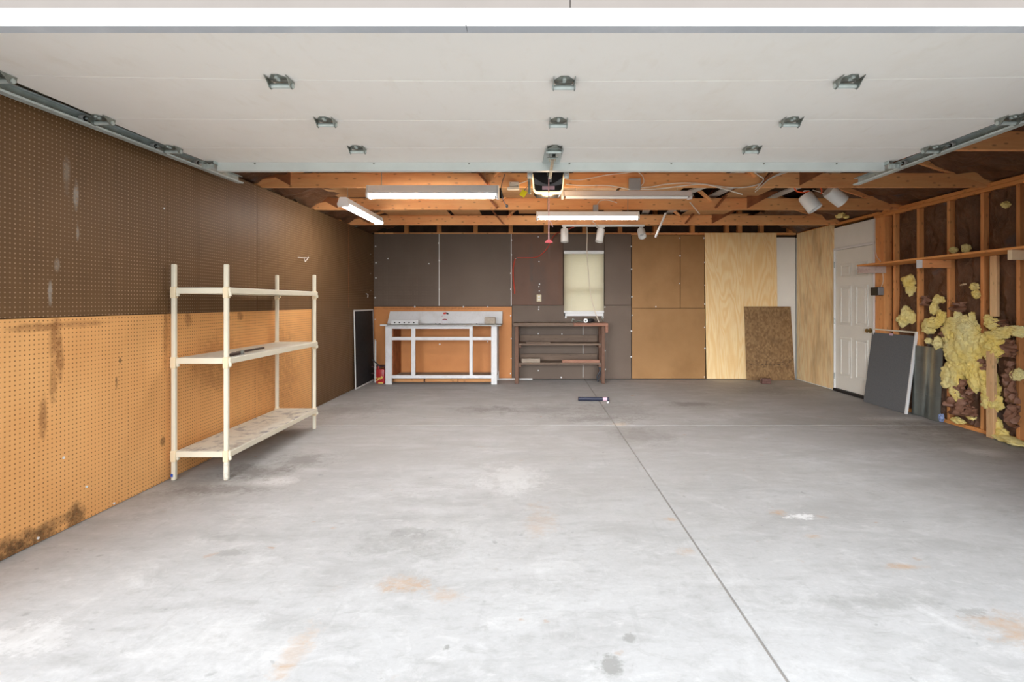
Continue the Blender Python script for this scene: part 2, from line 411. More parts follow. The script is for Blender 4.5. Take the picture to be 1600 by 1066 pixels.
M['black'] = plain('black_plastic', (0.012, 0.012, 0.014), 0.35, 0, 0.5)
M['white_paint'] = plain('white_door_paint', (0.82, 0.81, 0.76), 0.45, var=0.015)

# ------------------------------------------------------------------ ground and slab
g = box('ground', M['lawn'], None, -30, 30, -30, 40, -0.40, -0.16); tag(g, kind='structure')
dv = box('driveway', M['drive'], None, -4.2, 4.6, -14, 1.44, -0.17, -0.012); tag(dv, kind='structure')
floor = box('floor', M['joint'], None, -2.80, 4.62, 1.45, 8.75, -0.15, -0.010); tag(floor, kind='structure')
JX, JY = 0.883, 5.38
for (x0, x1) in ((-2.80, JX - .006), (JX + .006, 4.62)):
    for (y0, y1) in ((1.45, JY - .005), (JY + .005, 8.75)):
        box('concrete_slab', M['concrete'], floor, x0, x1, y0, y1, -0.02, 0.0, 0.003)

# ------------------------------------------------------------------ left wall
XL = -2.68; XR = 4.48; YB = 8.58
wl_ = box('wall_left', M['dark_sheath'], None, -2.80, -2.695, 1.5, 8.72, 0, 2.44); tag(wl_, kind='structure')
ys = [1.6, 2.51, 3.73, 4.95, 6.16, 7.39, 8.575]
for i in range(6):
    a, b = ys[i] + .002, ys[i + 1] - .002
    z0 = 1.226 if b < 6.2 else 0.012
    box('pegboard_panel', M['peg_brown'], wl_, -2.695, XL, a, b, z0 if z0 > 1 else .004, 2.445, 0.0015, label='dark brown pegboard sheet')
for a, b in ((1.6, 3.728), (3.732, 6.158)):
    box('pegboard_panel', M['peg_orange'], wl_, -2.695, XL - .001, a, b, 0.004, 1.222, 0.0015, label='orange tan pegboard sheet')
for y in (3.73, 4.95, 7.39):        # pale caulked seam strips
    box('seam_strip', M['gusset'] if y > 7 else M['peg_brown'], wl_, -2.690, XL + .0015, y - .004, y + .004, 1.23, 2.44)
sb = MB()
for y, z in ((8.40, 2.10), (8.40, 1.78), (8.41, 1.50), (3.69, 1.99), (2.90, .42), (3.05, .20), (2.75, .03), (3.25, .02)):
    sb.cyl((XL - .001, y, z), (XL + .004, y, z), .007, 8)
sb.build('screw_head', M['white_clean'], wl_, kind='stuff')

# ------------------------------------------------------------------ back wall
WX0, WX1, WZ0, WZ1 = .545, 1.200, 1.095, 2.165
wb_ = MB()
ya, yb = 8.70, 8.735
wb_.box(-2.80, WX0, ya, yb, 0, 2.44).box(WX1, 4.62, ya, yb, 0, 2.44).box(WX0, WX1, ya, yb, 0, WZ0).box(WX0, WX1, ya, yb, WZ1, 2.44)
wb_.prism([(-3.2, 2.44), (5.0, 2.44), (5.0, 2.45), (.90, 3.80), (-3.2, 2.45)], 'y', ya, yb)
wback = wb_.build('wall_back', M['dark_sheath']); tag(wback, kind='structure')
def back_panel(poly, m, label, y0=YB, th=.008):
    pts = [(PXw(x, YB), PZw(y, YB)) for x, y in poly]
    return MB().prism(pts, 'y', y0, y0 + th).build('hardboard_panel', m, wback, 0.001, label=label)
def rect(a, b, c, d, g=.35): return [(a + g, b + g), (c - g, b + g), (c - g, d - g), (a + g, d - g)]
FLY = 472 + EYE * FPX / YB - 1.0
back_panel(rect(583.6, 365, 686, 479), M['hard_brown'], 'dark brown hardboard sheet')
back_panel(rect(686, 365, 798.5, 479), M['hard_brown'], 'dark brown hardboard sheet')
back_panel(rect(583.6, 479, 800, FLY - 1), M['hard_orange'], 'orange hardboard sheet low behind the white bench')
back_panel(rect(799, 365, 880, 477), M['hard_red'], 'reddish brown hardboard sheet')
back_panel(rect(880, 365, 944.5, 392), M['hard_brown'], 'dark brown hardboard strip over the window')
back_panel(rect(944.5, 365, 986.5, 477), M['hard_brown'], 'dark brown hardboard strip beside the window')
back_panel([(800.3, 477.3), (881, 477.3), (881, 494), (910.7, 494), (910.7, FLY), (800.3, FLY)], M['hard_brown'], 'dark brown hardboard low sheet')
back_panel([(911.3, 494), (943.5, 494), (943.5, 477.3), (986.3, 477.3), (986.3, FLY), (911.3, FLY)], M['hard_brown'], 'dark brown hardboard low sheet')
back_panel(rect(987, 367, 1063, 482), M['hard_tan'], 'tan hardboard sheet')
back_panel(rect(1063, 367, 1101, 482), M['hard_tan'], 'tan hardboard sheet')
back_panel(rect(987, 482, 1102.5, FLY), M['hard_tan'], 'tan hardboard low sheet')
MB().prism([(PXw(x, 8.57), PZw(y, 8.57)) for x, y in ((1101, 364), (1213, 364), (1214.5, 480), (1216, FLY), (1104, FLY))], 'y', 8.565, 8.578).build('plywood_panel', M['ply'], wback, .001, label='pale yellow plywood sheet')
box('drywall_panel', M['drywall'], wback, PXw(1205, 8.6), 4.455, 8.600, 8.613, 0.02, PZw(371, 8.6), label='white drywall strip in the corner')
box('top_plate', M['fir_x'], wback, -2.68, 4.47, 8.60, 8.69, 2.450, 2.488, .002)
box('top_plate', M['fir_x'], wback, -2.60, -2.35, 8.575, 8.60, 2.46, 2.485, .002)
for px in (635, 686, 743, 798, 853, 913, 969, 1024, 1082, 1136, 1156, 1190, 1235):
    x = PXw(px, 8.62)
    box('gable_stud', M['fir_z'], wback, x - .034, x + .034, 8.61, 8.695, 2.488, 2.50 + .32 * (min(x + 2.68, 4.48 - x)) + .05)
sb = MB()
pts = []
for px, y0, y1 in ((587, 385, 590), (686, 380, 470), (798.5, 375, 590), (945, 480, 590), (987, 385, 590), (1101, 372, 590), (842, 370, 590), (1063, 372, 470)):
    yy = y0
    while yy < y1:
        pts.append((px + random.uniform(-1, 1), yy)); yy += random.uniform(22, 46)
for px in (648, 724, 762, 1025): pts.append((px, 479.5))
for q in ((670, 412), (606, 404), (878, 522), (877, 590), (687, 538), (762, 534), (843, 444), (842, 448), (840, 468), (842, 480)): pts.append(q)
for px, py in pts:
    if 880 < px < 945 and 391 < py < 495: continue
    x, z = PXw(px, 8.57), PZw(py, 8.57)
    y = 8.563 if 1102 < px < 1215 else 8.578
    sb.cyl((x, y - .004, z), (x, y + .003, z), random.uniform(.009, .015), 8)
sb.build('screw_head', M['white_clean'], wback, kind='stuff')
box('seam_strip', M['drywall'], wback, PXw(686, 8.57) - .005, PXw(686, 8.57) + .005, 8.575, 8.582, 1.245, 2.46)
box('seam_strip', M['drywall'], wback, PXw(798.7, 8.57) - .006, PXw(798.7, 8.57) + .006, 8.575, 8.582, 1.245, 2.46)
box('seam_strip', M['drywall'], wback, PXw(911, 8.57) - .003, PXw(911, 8.57) + .003, 8.576, 8.582, .03, .94)
bb = box('baseboard_back', M['white_clean'], None, PXw(776, 8.55), PXw(832, 8.55), 8.545, 8.575, .001, .022, .002); tag(bb, kind='structure')

# ------------------------------------------------------------------ window and blind
def glass_mat():
    t = NT('window_glass'); b = t.bsdf
    b.inputs['Base Color'].default_value = (1, 1, 1, 1); b.inputs['Roughness'].default_value = 0.02
    b.inputs['Transmission Weight'].default_value = 1.0; b.inputs['IOR'].default_value = 1.45
    mx = t.n('ShaderNodeMixShader'); tr = t.n('ShaderNodeBsdfTransparent'); mx.inputs[0].default_value = 0.15
    o = t.N['Material Output']; t.L.new(tr.outputs[0], mx.inputs[1]); t.L.new(b.outputs[0], mx.inputs[2]); t.L.new(mx.outputs[0], o.inputs[0])
    return t.m
def cloth_mat(name, col, trans):
    t = NT(name); b = t.bsdf
    t.inp(b.inputs['Base Color'], col); b.inputs['Roughness'].default_value = 0.6
    tl = t.n('ShaderNodeBsdfTranslucent'); t.inp(tl.inputs['Color'], trans)
    mx = t.n('ShaderNodeMixShader'); mx.inputs[0].default_value = 0.8
    o = t.N['Material Output']; t.L.new(b.outputs[0], mx.inputs[1]); t.L.new(tl.outputs[0], mx.inputs[2]); t.L.new(mx.outputs[0], o.inputs[0])
    return t.m
M['glass'] = glass_mat(); M['blind'] = cloth_mat('blind_vinyl', (0.80, 0.80, 0.72), (0.92, 0.87, 0.76))
win = tag(empty('window_1', (.87, 8.64, WZ0)), kind='structure')
f = MB()
for a in ((WX0, WX0 + .05, WZ0, WZ1), (WX1 - .05, WX1, WZ0, WZ1), (WX0, WX1, WZ0, WZ0 + .05), (WX0, WX1, WZ1 - .05, WZ1)):
    f.box(a[0], a[1], 8.60, 8.74, a[2], a[3])
f.build('window_frame', M['white_clean'], win, .003)
zm = PZw(452, 8.6)
box('meeting_rail', M['white_clean'], win, WX0 + .05, WX1 - .05, 8.62, 8.66, zm - .03, zm + .03, .003)
box('window_pane', M['glass'], win, WX0 + .05, WX1 - .05, 8.638, 8.642, WZ0 + .05, zm - .03)
box('window_pane', M['glass'], win, WX0 + .05, WX1 - .05, 8.658, 8.662, zm + .03, WZ1 - .05)
box('window_sill', M['white_clean'], win, PXw(883, 8.56), PXw(943, 8.56), 8.545, 8.60, PZw(494, 8.56), PZw(489.5, 8.56), .002)
for px in (884, 942): box('sill_bracket', M['white_clean'], win, PXw(px, 8.56) - .012, PXw(px, 8.56) + .012, 8.55, 8.575, PZw(497.5, 8.56), PZw(494, 8.56))
bl = thing('window_blind', 'cream slatted blind pulled down over the small window above the brown bench', 'blind', (PXw(912, 8.55), 8.55, PZw(393, 8.55)))
x0, x1 = PXw(881, 8.55), PXw(943.5, 8.55)
box('head_rail', M['white_clean'], bl, x0, x1, 8.525, 8.565, PZw(397, 8.55), PZw(392, 8.55), .004)
sl = MB(); z = PZw(398.5, 8.55); zb = PZw(487, 8.55)
while z > zb:
    sl.hexa([(x0, 8.538, z - .012), (x1, 8.538, z - .012), (x1, 8.5425, z - .0125), (x0, 8.5425, z - .0125), (x0, 8.549, z + .012), (x1, 8.549, z + .012), (x1, 8.5535, z + .0115), (x0, 8.5535, z + .0115)])
    z -= .0215
sl.build('slats', M['blind'], bl, kind='stuff')
box('bottom_rail', M['white_clean'], bl, x0 - .003, x1 + .003, 8.532, 8.556, PZw(489, 8.55), PZw(486, 8.55), .004)
for px in (893, 931): MB().tube([(PXw(px, 8.53), 8.536, PZw(396, 8.53)), (PXw(px, 8.53), 8.536, PZw(487, 8.53))], .0015, 5).build('ladder_cord', M['white_clean'], bl)

# ------------------------------------------------------------------ right wall
def kraft():
    t = NT('kraft_paper_facing'); p = t.pos()
    q = t.scale(p, (1, 1, 1))
    n = t.noise(q, 3.5, 8, 0.65, 0.8); n2 = t.noise(q, 11, 6, 0.7, 1.0)
    c = t.mix(t.ramp(n, 0.3, 0.7), (0.105, 0.045, 0.020), (0.20, 0.090, 0.042))
    c = t.mix(t.ramp(n2, 0.58, 0.72, 0, 0.5), c, (0.36, 0.23, 0.15))
    c = t.mix(t.ramp(t.noise(q, 2.2, 3), 0.63, 0.7, 0, 0.6), c, (0.10, 0.105, 0.12))
    low = t.math('MULTIPLY', t.ramp(t.sep(p)[2], 0.75, 0.45), t.ramp(n, 0.35, 0.6, 0.3, 0.8))
    c = t.mix(low, c, (0.26, 0.145, 0.095))
    n3 = t.noise(t.scale(q, (1, 1, 0.6)), 6, 9, 0.75, 2.2)
    c = t.mix(t.ramp(n3, 0.64, 0.69, 0, 0.55), c, (0.42, 0.31, 0.22))  # pale crinkle highlights painted into the paper colour
    t.bump(n3, 0.9, 0.03)
    return t.out(c, 0.36, 0, 0.5)
def fibre():
    t = NT('yellow_fibreglass'); p = t.pos()
    n = t.noise(p, 14, 8, 0.7); n2 = t.noise(p, 4, 4)
    c = t.mix(t.ramp(n2, 0.35, 0.7), (0.93, 0.73, 0.22), (0.94, 0.86, 0.46))
    c = t.mix(t.ramp(n, 0.58, 0.75, 0, 0.5), c, (0.58, 0.43, 0.16))
    t.bump(t.noise(p, 35, 8, 0.75), 0.8, 0.02)
    return t.out(c, 0.95, 0, 0.1)
M['kraft'] = kraft(); M['fibre'] = fibre()
wr = box('wall_right', M['dark_sheath'], None, 4.58, 4.62, 1.5, 8.72, 0, 2.44); tag(wr, kind='structure')
box('top_plate', M['fir_y'], wr, XR, XR + .09, 1.6, 8.6, 2.44, 2.478, .002)
box('top_plate', M['fir_y'], wr, XR, XR + .09, 1.6, 6.66, 2.400, 2.438, .002)
box('bottom_plate', M['fir_y'], wr, XR, XR + .09, 1.6, 6.62, .001, .039, .002)
studs = [6.57, 6.29, 5.90, 5.47, 5.06, 4.685, 4.28, 3.87, 3.46, 3.05, 2.64, 2.23, 1.82]
for y in studs:
    w = .07 if y == 6.57 else .019
    box('stud', M['fir_z'], wr, XR, XR + .09, y - w, y + w, .04, 2.398, .003)
def crumple(name, y0, y1, z0, z1, x, parent, seed, bulge=.03, amp=.05):
    nb, nz = 14, 56
    m = MB(); V = []
    for layer in (0, .012):
        G = []
        for i in range(nz + 1):
            row = []
            for j in range(nb + 1):
                u = j / nb; v = i / nz
                y = y0 + (y1 - y0) * u; z = z0 + (z1 - z0) * v
                e = min(1, min(u, 1 - u) * 4)
                o = Vector((seed * 5.1, y * 6, z * 3))
                dx = e * (amp * mnoise.noise(o) + amp * .7 * mnoise.noise(o * 2.7) + amp * .45 * mnoise.noise(o * 6.1)) - bulge * e
                row.append(m.bm.verts.new((x + dx + layer, y, z)))
            G.append(row)
        V.append(G)
    for G in V:
        for i in range(nz):
            for j in range(nb): m._q([G[i][j], G[i][j + 1], G[i + 1][j + 1], G[i + 1][j]])
    A, B = V
    for i in range(nz):
        for j in (0, nb): m._q([A[i][j], A[i + 1][j], B[i + 1][j], B[i][j]])
    for j in range(nb):
        for i in (0, nz): m._q([A[i][j], A[i][j + 1], B[i][j + 1], B[i][j]])
    return m.build(name, M['kraft'], parent, smooth=True)
BATT = []
for k in range(1, len(studs) - 1):
    b = crumple('insulation_batt', studs[k + 1] + .021, studs[k] - .021, .045, 2.395, XR + .055, wr, k + 1)
    BATT.append((studs[k + 1], studs[k], b))
def batt_at(y):
    for a, b, o in BATT:
        if a <= y <= b: return o
    return wr
def tuft(zooms, seed, parent=None, name='fibreglass_tuft', **k):
    """zooms: (px, py, half width px, half height px) lobes on the wall plane"""
    m = MB(); ym = 0
    for i, (px, py, hw, hh) in enumerate(zooms):
        x = 4.44 + random.uniform(-.01, .01); d = FPX * x / (px - 832)
        z = PZw(py, d); kz = hh * d / FPX; ky = hw * d * d / (FPX * x)
        m.blob((x, d, z), (.03 + .28 * min(kz, ky), ky * 1.15, kz * 1.15), .42, 2.0, 5 if hw > 9 else 4, seed * 10 + i)
        ym += d
    ym /= len(zooms)
    return m.build(name, M['fibre'], parent or batt_at(ym), smooth=True, **k)
tuft([(1420, 440, 7, 8), (1423, 452, 4, 9)], 1)
tuft([(1416, 490, 6, 9), (1411, 500, 7, 8), (1424, 496, 4, 8)], 2)
tuft([(1466, 468, 7, 6), (1459, 482, 4, 9), (1471, 494, 5, 8), (1453, 505, 9, 8), (1450, 515, 7, 6), (1466, 503, 6, 7)], 3)
tuft([(1466, 536, 6, 8), (1451, 533, 4, 4)], 4)
tuft([(1500, 510, 20, 13), (1485, 522, 10, 12), (1517, 514, 11, 11), (1497, 493, 3, 8), (1519, 495, 2, 6)], 5)
tuft([(1505, 545, 22, 22), (1521, 537, 12, 16), (1492, 552, 12, 16)], 6)
tuft([(1490, 585, 14, 18), (1500, 573, 12, 14), (1482, 597, 8, 10), (1493, 609, 6, 9), (1498, 620, 5, 8)], 7)
tuft([(1521, 577, 10, 20), (1524, 598, 7, 12), (1518, 563, 9, 12)], 8)
tuft([(1552, 506, 10, 7), (1545, 499, 5, 5)], 9)
tuft([(1556, 523, 15, 6), (1575, 517, 14, 6), (1590, 518, 10, 7)], 10)
tuft([(1550, 540, 16, 14), (1541, 532, 8, 10), (1557, 547, 10, 10), (1549, 560, 7, 8)], 11)
tuft([(1544, 592, 10, 16), (1547, 612, 11, 15), (1550, 630, 13, 12), (1538, 580, 5, 9), (1557, 634, 6, 7)], 12)
tuft([(1590, 586, 8, 8)], 13)
tuft([(1495, 657, 8, 4), (1502, 659, 5, 3)], 14)
tuft([(1518, 652, 5, 4)], 15)
tuft([(1490, 391, 4, 4)], 16); tuft([(1510, 388, 4, 6)], 17); tuft([(1522, 448, 4, 5), (1525, 460, 4, 5)], 18)
tuft([(1572, 320, 4, 4)], 19)
_t = NT('torn_brown_paper'); _n = _t.noise(_t.pos(), 9, 8, .7, 1.2)
M['paper'] = _t.out(_t.mix(_t.ramp(_n, .35, .7), (0.30, 0.155, 0.10), (0.17, 0.075, 0.045)), .5, 0, .35)
def flap(px, py, hw, hh, seed, lean=0.0):
    x = 4.45; d = FPX * x / (px - 832); kz = hh * d / FPX; ky = hw * d * d / (FPX * x)
    m = MB(); n1, n2 = 7, 9; V = []
    for layer in (0, .004):
        G = []
        for i in range(n2 + 1):
            row = []
            for j in range(n1 + 1):
                u = j / n1 * 2 - 1; v = i / n2 * 2 - 1
                w = 1 - .25 * abs(mnoise.noise(Vector((v * 2.2, seed, u))))
                o = Vector((seed * 2.3, u * 1.6, v * 1.6))
                row.append(m.bm.verts.new((x - .03 + .07 * mnoise.noise(o) + .035 * mnoise.noise(o * 2.9) + lean * v + layer, d + u * ky * w + .02 * mnoise.noise(o * 2), PZw(py, d) + v * kz * w)))
            G.append(row)
        V.append(G)
    for G in V:
        for i in range(n2):
            for j in range(n1): m._q([G[i][j], G[i][j + 1], G[i + 1][j + 1], G[i + 1][j]])
    A, B = V
    for i in range(n2):
        for j in (0, n1): m._q([A[i][j], A[i + 1][j], B[i + 1][j], B[i][j]])
    for j in range(n1):
        for i in (0, n2): m._q([A[i][j], A[i][j + 1], B[i][j + 1], B[i][j]])
    m.build('torn_paper', M['paper'], batt_at(d), smooth=True)
for i, a in enumerate(((1505, 605, 10, 14), (1519, 620, 7, 16), (1521, 642, 9, 9), (1496, 635, 14, 14), (1583, 545, 12, 14), (1582, 580, 10, 16), (1585, 610, 13, 20), (1586, 650, 12, 18), (1568, 505, 10, 6), (1544, 570, 7, 9), (1480, 520, 5, 10), (1500, 480, 10, 8), (1450, 470, 6, 8))):
    flap(*a, i + 2)
# short broken studs nailed into one bay
box('short_stud', M['pine_z'], wr, XR - .085, XR - .047, 4.84, 4.92, .003, .835, .004, label='pale short stud standing on the floor in a torn bay')
box('short_stud', M['pine_z'], wr, XR - .050, XR - .012, 4.85, 4.92, 1.17, 1.758, .004, label='pale short stud hanging under the shelf')
# plywood, drywall and the entry door in the far part of the wall
box('plywood_panel', M['ply_side'], wr, XR - .016, XR, 7.52, 8.575, .015, PZw(350.5, 7.52), .001, label='weathered yellow plywood sheet')
box('drywall_panel', M['drywall'], wr, XR - .012, XR, 6.645, 7.515, 2.08, 2.40)
box('drywall_panel', M['drywall'], wr, XR - .004, XR + .1, 7.50, 8.66, 0, 2.40)
box('stud', M['fir_z'], wr, XR - .01, XR + .09, 6.44, 6.62, .04, 2.398, .003, label='wide orange corner stud beside the white door')
DY0, DY1 = 6.655, 7.500
d2 = tag(empty('door_2', (XR, 7.08, 0)), kind='structure')
dl = MB(); dx = XR - .002
dl.box(dx, dx + .035, DY0, DY1, .045, 2.065)
slab_o = dl.build('door_leaf', M['white_paint'], d2, .002)
W_ = DY1 - DY0
for (ya_, yb_) in ((DY0 + .12, DY0 + .375), (DY1 - .375, DY1 - .12)):
    for (za, zb_) in ((1.66, 1.86), (.98, 1.54), (.24, .80)):
        m = MB()
        o_ = .028
        # sunk moulding ring with a raised field
        for (a, b, c, e) in ((ya_, yb_, za, za + o_), (ya_, yb_, zb_ - o_, zb_), (ya_, ya_ + o_, za + o_, zb_ - o_), (yb_ - o_, yb_, za + o_, zb_ - o_)):
            m.box(dx - .008, dx + .002, a, b, c, e)
        m.hexa([(dx + .001, ya_ + .035, za + .035), (dx + .001, yb_ - .035, za + .035), (dx + .001, yb_ - .035, zb_ - .035), (dx + .001, ya_ + .035, zb_ - .035),
                (dx - .007, ya_ + .05, za + .05), (dx - .007, yb_ - .05, za + .05), (dx - .007, yb_ - .05, zb_ - .05), (dx - .007, ya_ + .05, zb_ - .05)])
        m.build('door_panel', M['white_paint'], d2, .003)
M['brass'] = plain('aged_brass', (0.30, 0.22, 0.10), 0.3, 0.9)
kn = MB().lathe((dx, DY0 + .065, .93), (-1, 0, 0), [(0, .033), (.008, .033), (.012, .014), (.03, .012), (.036, .022), (.05, .028), (.062, .024), (.068, .010)], 16)
kn.build('door_knob', M['brass'], d2, smooth=True)
for z in (1.86, 1.03, .22):
    MB().cyl((dx - .012, DY1 + .008, z - .045), (dx - .012, DY1 + .008, z + .045), .009, 8).build('hinge', M['galv_dark'], d2)
box('door_casing', M['white_clean'], d2, XR - .022, XR, DY0 - .02, DY1 + .012, 2.068, 2.10, .003)
box('door_casing', M['white_clean'], d2, XR - .022, XR + .02, DY1 + .003, DY1 + .02, .02, 2.10, .002)
box('door_casing', M['white_clean'], d2, XR - .02, XR + .02, DY0 - .02, DY0 - .003, .02, 2.40, .002)
box('threshold', M['black'], d2, XR - .03, XR + .06, DY0 - .02, DY1 + .02, .001, .042, .003)

# ------------------------------------------------------------------ front wall and header
fw = MB()
fw.box(-6.5, -2.50, 1.5, 1.62, -.05, 3.4).box(2.78, 7.0, 1.5, 1.62, -.05, 3.4).box(-2.50, 2.78, 1.56, 1.62, 2.20, 3.74)
fwall = fw.build('wall_front', M['siding']); tag(fwall, kind='structure')
SX = PXw(891, 1.495)
for a, b in ((-2.6, SX - .001), (SX + .001, 2.9)):
    box('siding_board', M['siding'], fwall, a, b, 1.492, 1.56, 2.167, 2.42, .002)
tx = PXw(728, 1.48)
for a, b in ((-2.55, tx - .0006), (tx + .0006, 2.83)):
    t1 = MB().box(a, b, 1.480, 1.4855, 2.1165, 2.1655).box(a, b, 1.474, 1.484, 2.147, 2.1645)
    tr = t1.build('trim_%d' % (1 if a < -1 else 2), M['white_clean'], None, .0015); tag(tr, kind='structure')
    tg = box('trim_%d' % (3 if a < -1 else 4), M['vinyl_grey'], None, a, b, 1.4857, 1.5225, 2.1165, 2.162, .001); tag(tg, kind='structure')

# ------------------------------------------------------------------ roof
cx_ = .90
ce = MB()
for sgn, xe in ((-1, -3.3), (1, 5.1)):
    zl = 2.60 + .32 * ((xe + 2.68) if sgn < 0 else (4.48 - xe)); zr = 2.60 + .32 * 3.58
    ce.prism([(xe, zl), (cx_, zr), (cx_, zr + .02), (xe, zl + .02)], 'y', 1.2, 9.1)
ceil = ce.build('ceiling', M['dark_sheath']); tag(ceil, kind='structure')
TR = [1.90, 2.54, 3.76, 4.98, 6.20, 7.42]
ZC = 2.437
def truss(y):
    t = empty('roof_truss', (cx_, y, ZC), ceil)
    y0, y1 = y, y + .038
    MB().prism([(-2.67, ZC), (4.47, ZC), (4.47, ZC + .02), (4.10, ZC + .14), (-2.30, ZC + .14), (-2.67, ZC + .02)], 'y', y0, y1).build('bottom_chord', M['fir_x'], t, .003)
    for s in (-1, 1):
        xe = -3.2 if s < 0 else 5.0; xw = -2.68 if s < 0 else 4.48
        f_ = lambda x, b=0.0: 2.455 + b + .32 * abs(x - xw) * (1 if (x - xw) * s < 0 else -1)
        MB().prism([(xe, f_(xe)), (cx_, f_(cx_)), (cx_, f_(cx_, .14)), (xe, f_(xe, .14))], 'y', y0 + .0005, y1 - .0005).build('top_chord', M['fir_x'], t, .003)
        xb = -.43 if s < 0 else 2.23; xm = -.95 if s < 0 else 2.75
        yw = y0 - .020
        MB().bar((xb, yw + .01, ZC + .02), (xm, yw + .01, f_(xm) + .07), .02, .085, (0, 1, 0)).build('web', M['gusset'], t, .002)
        MB().bar((xb + s * -.05, yw + .01, ZC + .10), (cx_ + s * .03, yw + .01, f_(cx_) + .05), .02, .085, (0, 1, 0)).build('web', M['fir_x'], t, .002)
        if s < 0:
            MB().prism([(-2.375, ZC + .015), (-2.375, ZC + .20), (-2.66, ZC + .12), (-2.67, ZC + .075), (-2.52, ZC + .095)], 'y', y0 - .012, y0 - .0005).build('gusset', M['gusset'], t)
        else:
            MB().prism([(2.62, ZC + .015), (2.62, ZC + .22), (3.0, ZC + .22)], 'y', y0 - .012, y0 - .0005).build('gusset', M['gusset'], t)
for y in TR: truss(y)
# boards and sheets stored across the chords
dk = 0
for (a, b, y0, y1, m) in ((-2.35, -1.75, 5.05, 6.15, 'deck'), (-1.62, -.95, 5.3, 6.3, 'deck'), (-.90, -.62, 5.1, 6.2, 'greyboard'), (-.35, .95, 5.45, 6.35, 'deck'), (1.0, 1.7, 5.25, 6.3, 'deck'),
        (2.35, 2.75, 5.0, 6.3, 'deck'), (-2.1, -1.2, 6.3, 7.5, 'deck'), (-1.15, -.75, 6.4, 7.5, 'deck'), (-.2, .9, 6.3, 7.45, 'deck'), (1.0, 1.25, 6.1, 7.6, 'deck'), (2.2, 2.8, 6.3, 7.5, 'deck'),
        (-2.2, -.8, 3.9, 5.1, 'deck'), (.4, 1.9, 4.3, 5.1, 'deck'), (1.3, 2.1, 7.5, 8.58, 'deck'), (2.35, 3.2, 7.5, 8.58, 'deck')):
    z = ZC + .142 + (dk % 3) * .013; dk += 1
    box('attic_board', M[m], ceil, a, b, y0, y1, z, z + .012)
for (xa, ya_, xb, yb_) in ((2.15, 5.0, 1.75, 6.8), (2.35, 4.9, 2.2, 7.4), (1.45, 6.1, 1.75, 8.0), (3.1, 4.9, 3.0, 7.2), (1.95, 6.3, 2.1, 8.4)):
    MB().bar((xa, ya_, ZC + .20), (xb, yb_, ZC + .20), .10, .02).build('attic_board', M['greyboard'], ceil, label='grey weathered plank lying over the joists')
# kraft faced batts sagging at the eaves
def eave(s, y0, y1, seed):
    m = MB(); nu, nv = 14, 18; xw = XL if s < 0 else XR
    V = []
    for layer in (0, .02):
        G = []
        for i in range(nu + 1):
            row = []
            for j in range(nv + 1):
                u = i / nu; v = j / nv
                x = xw - s * (u * .95 - .08); y = y0 + (y1 - y0) * v
                z = 2.475 + .30 * max(0, u * .95) + .06 * mnoise.noise(Vector((x * 5, y * 5, seed))) + .045 * mnoise.noise(Vector((x * 13, y * 13, seed))) - .05 * math.sin(math.pi * v) * u
                row.append(m.bm.verts.new((x, y, z + layer)))
            G.append(row)
        V.append(G)
    for G in V:
        for i in range(nu):
            for j in range(nv): m._q([G[i][j], G[i][j + 1], G[i + 1][j + 1], G[i + 1][j]])
    A, B = V
    for i in range(nu):
        for j in (0, nv): m._q([A[i][j], A[i + 1][j], B[i + 1][j], B[i][j]])
    for j in range(nv):
        for i in (0, nu): m._q([A[i][j], A[i][j + 1], B[i][j + 1], B[i][j]])
    m.build('eave_batt', M['kraft'], ceil, smooth=True)
for i in range(1, len(TR)):
    y1 = TR[i + 1] if i + 1 < len(TR) else 8.60
    for s in (-1, 1): eave(s, TR[i] + .045, y1 - .012, i * 3 + s)
for i, (px, py, w) in enumerate(((1313, 336, 6), (1306, 331, 4), (1322, 339, 3), (1410, 293, 4), (1519, 257, 4))):
    d = 793 * 4.30 / (px - 832)
    m = MB().blob((4.30, d, PZw(py, d)), (.04, w * d * d / (FPX * 4.3), w * d / FPX * .8), .4, 3, 3, i + 60)
    m.build('fibreglass_tuft', M['fibre'], ceil, smooth=True)
for px, py in ((580, 352), ):
    MB().blob(P(px, py, 8.3), (.06, .06, .035), .4, 3, 3, 80).build('fibreglass_tuft', M['fibre'], ceil, smooth=True)

# ------------------------------------------------------------------ overhead garage door, open under the joists
ZD = 2.368
d1 = tag(empty('door_1', (.14, 3.0, ZD)), kind='structure')
SY = [1.885, 2.42, 2.955, 3.481, 4.012]
DXL, DXR = -2.46, 2.74
def edge_l(y): return -2.455 - .065 * (3.85 - y)
def edge_r(y): return 2.725 + .058 * (3.85 - y)
def sag(x, y):
    k = max(0.0, min(1.0, (3.5 - y) / 1.1)); u = (x - .14) / 2.6
    return k * (.030 * u * u - .006)
for i in range(4):
    a, b = SY[i] + .0025, SY[i + 1] - .0025
    m = MB(); n = 14; rows = []
    prof = [(a, .002), (a + .002, 0), (b - .002, 0), (b, .002), (b, .045), (a, .045)]
    for j in range(n + 1):
        rows.append([])
        for y, z in prof:
            x = edge_l(y) + (edge_r(y) - edge_l(y)) * j / n
            rows[-1].append(m.bm.verts.new((x, y, ZD + z + sag(x, y))))
    m.loft(rows)
    m.build('door_section', M['offwhite'], d1)
    if i < 3:
        m = MB(); rows = []
        for j in range(n + 1):
            x = edge_l(b) + (edge_r(b) - edge_l(b)) * j / n; s_ = sag(x, SY[i + 1])
            rows.append([m.bm.verts.new((x, y, ZD + z + s_)) for y, z in ((b - .002, .014), (b + .007, .014), (b + .007, .04), (b - .002, .04))])
        m.loft(rows); m.build('section_joint', M['offwhite'], d1)
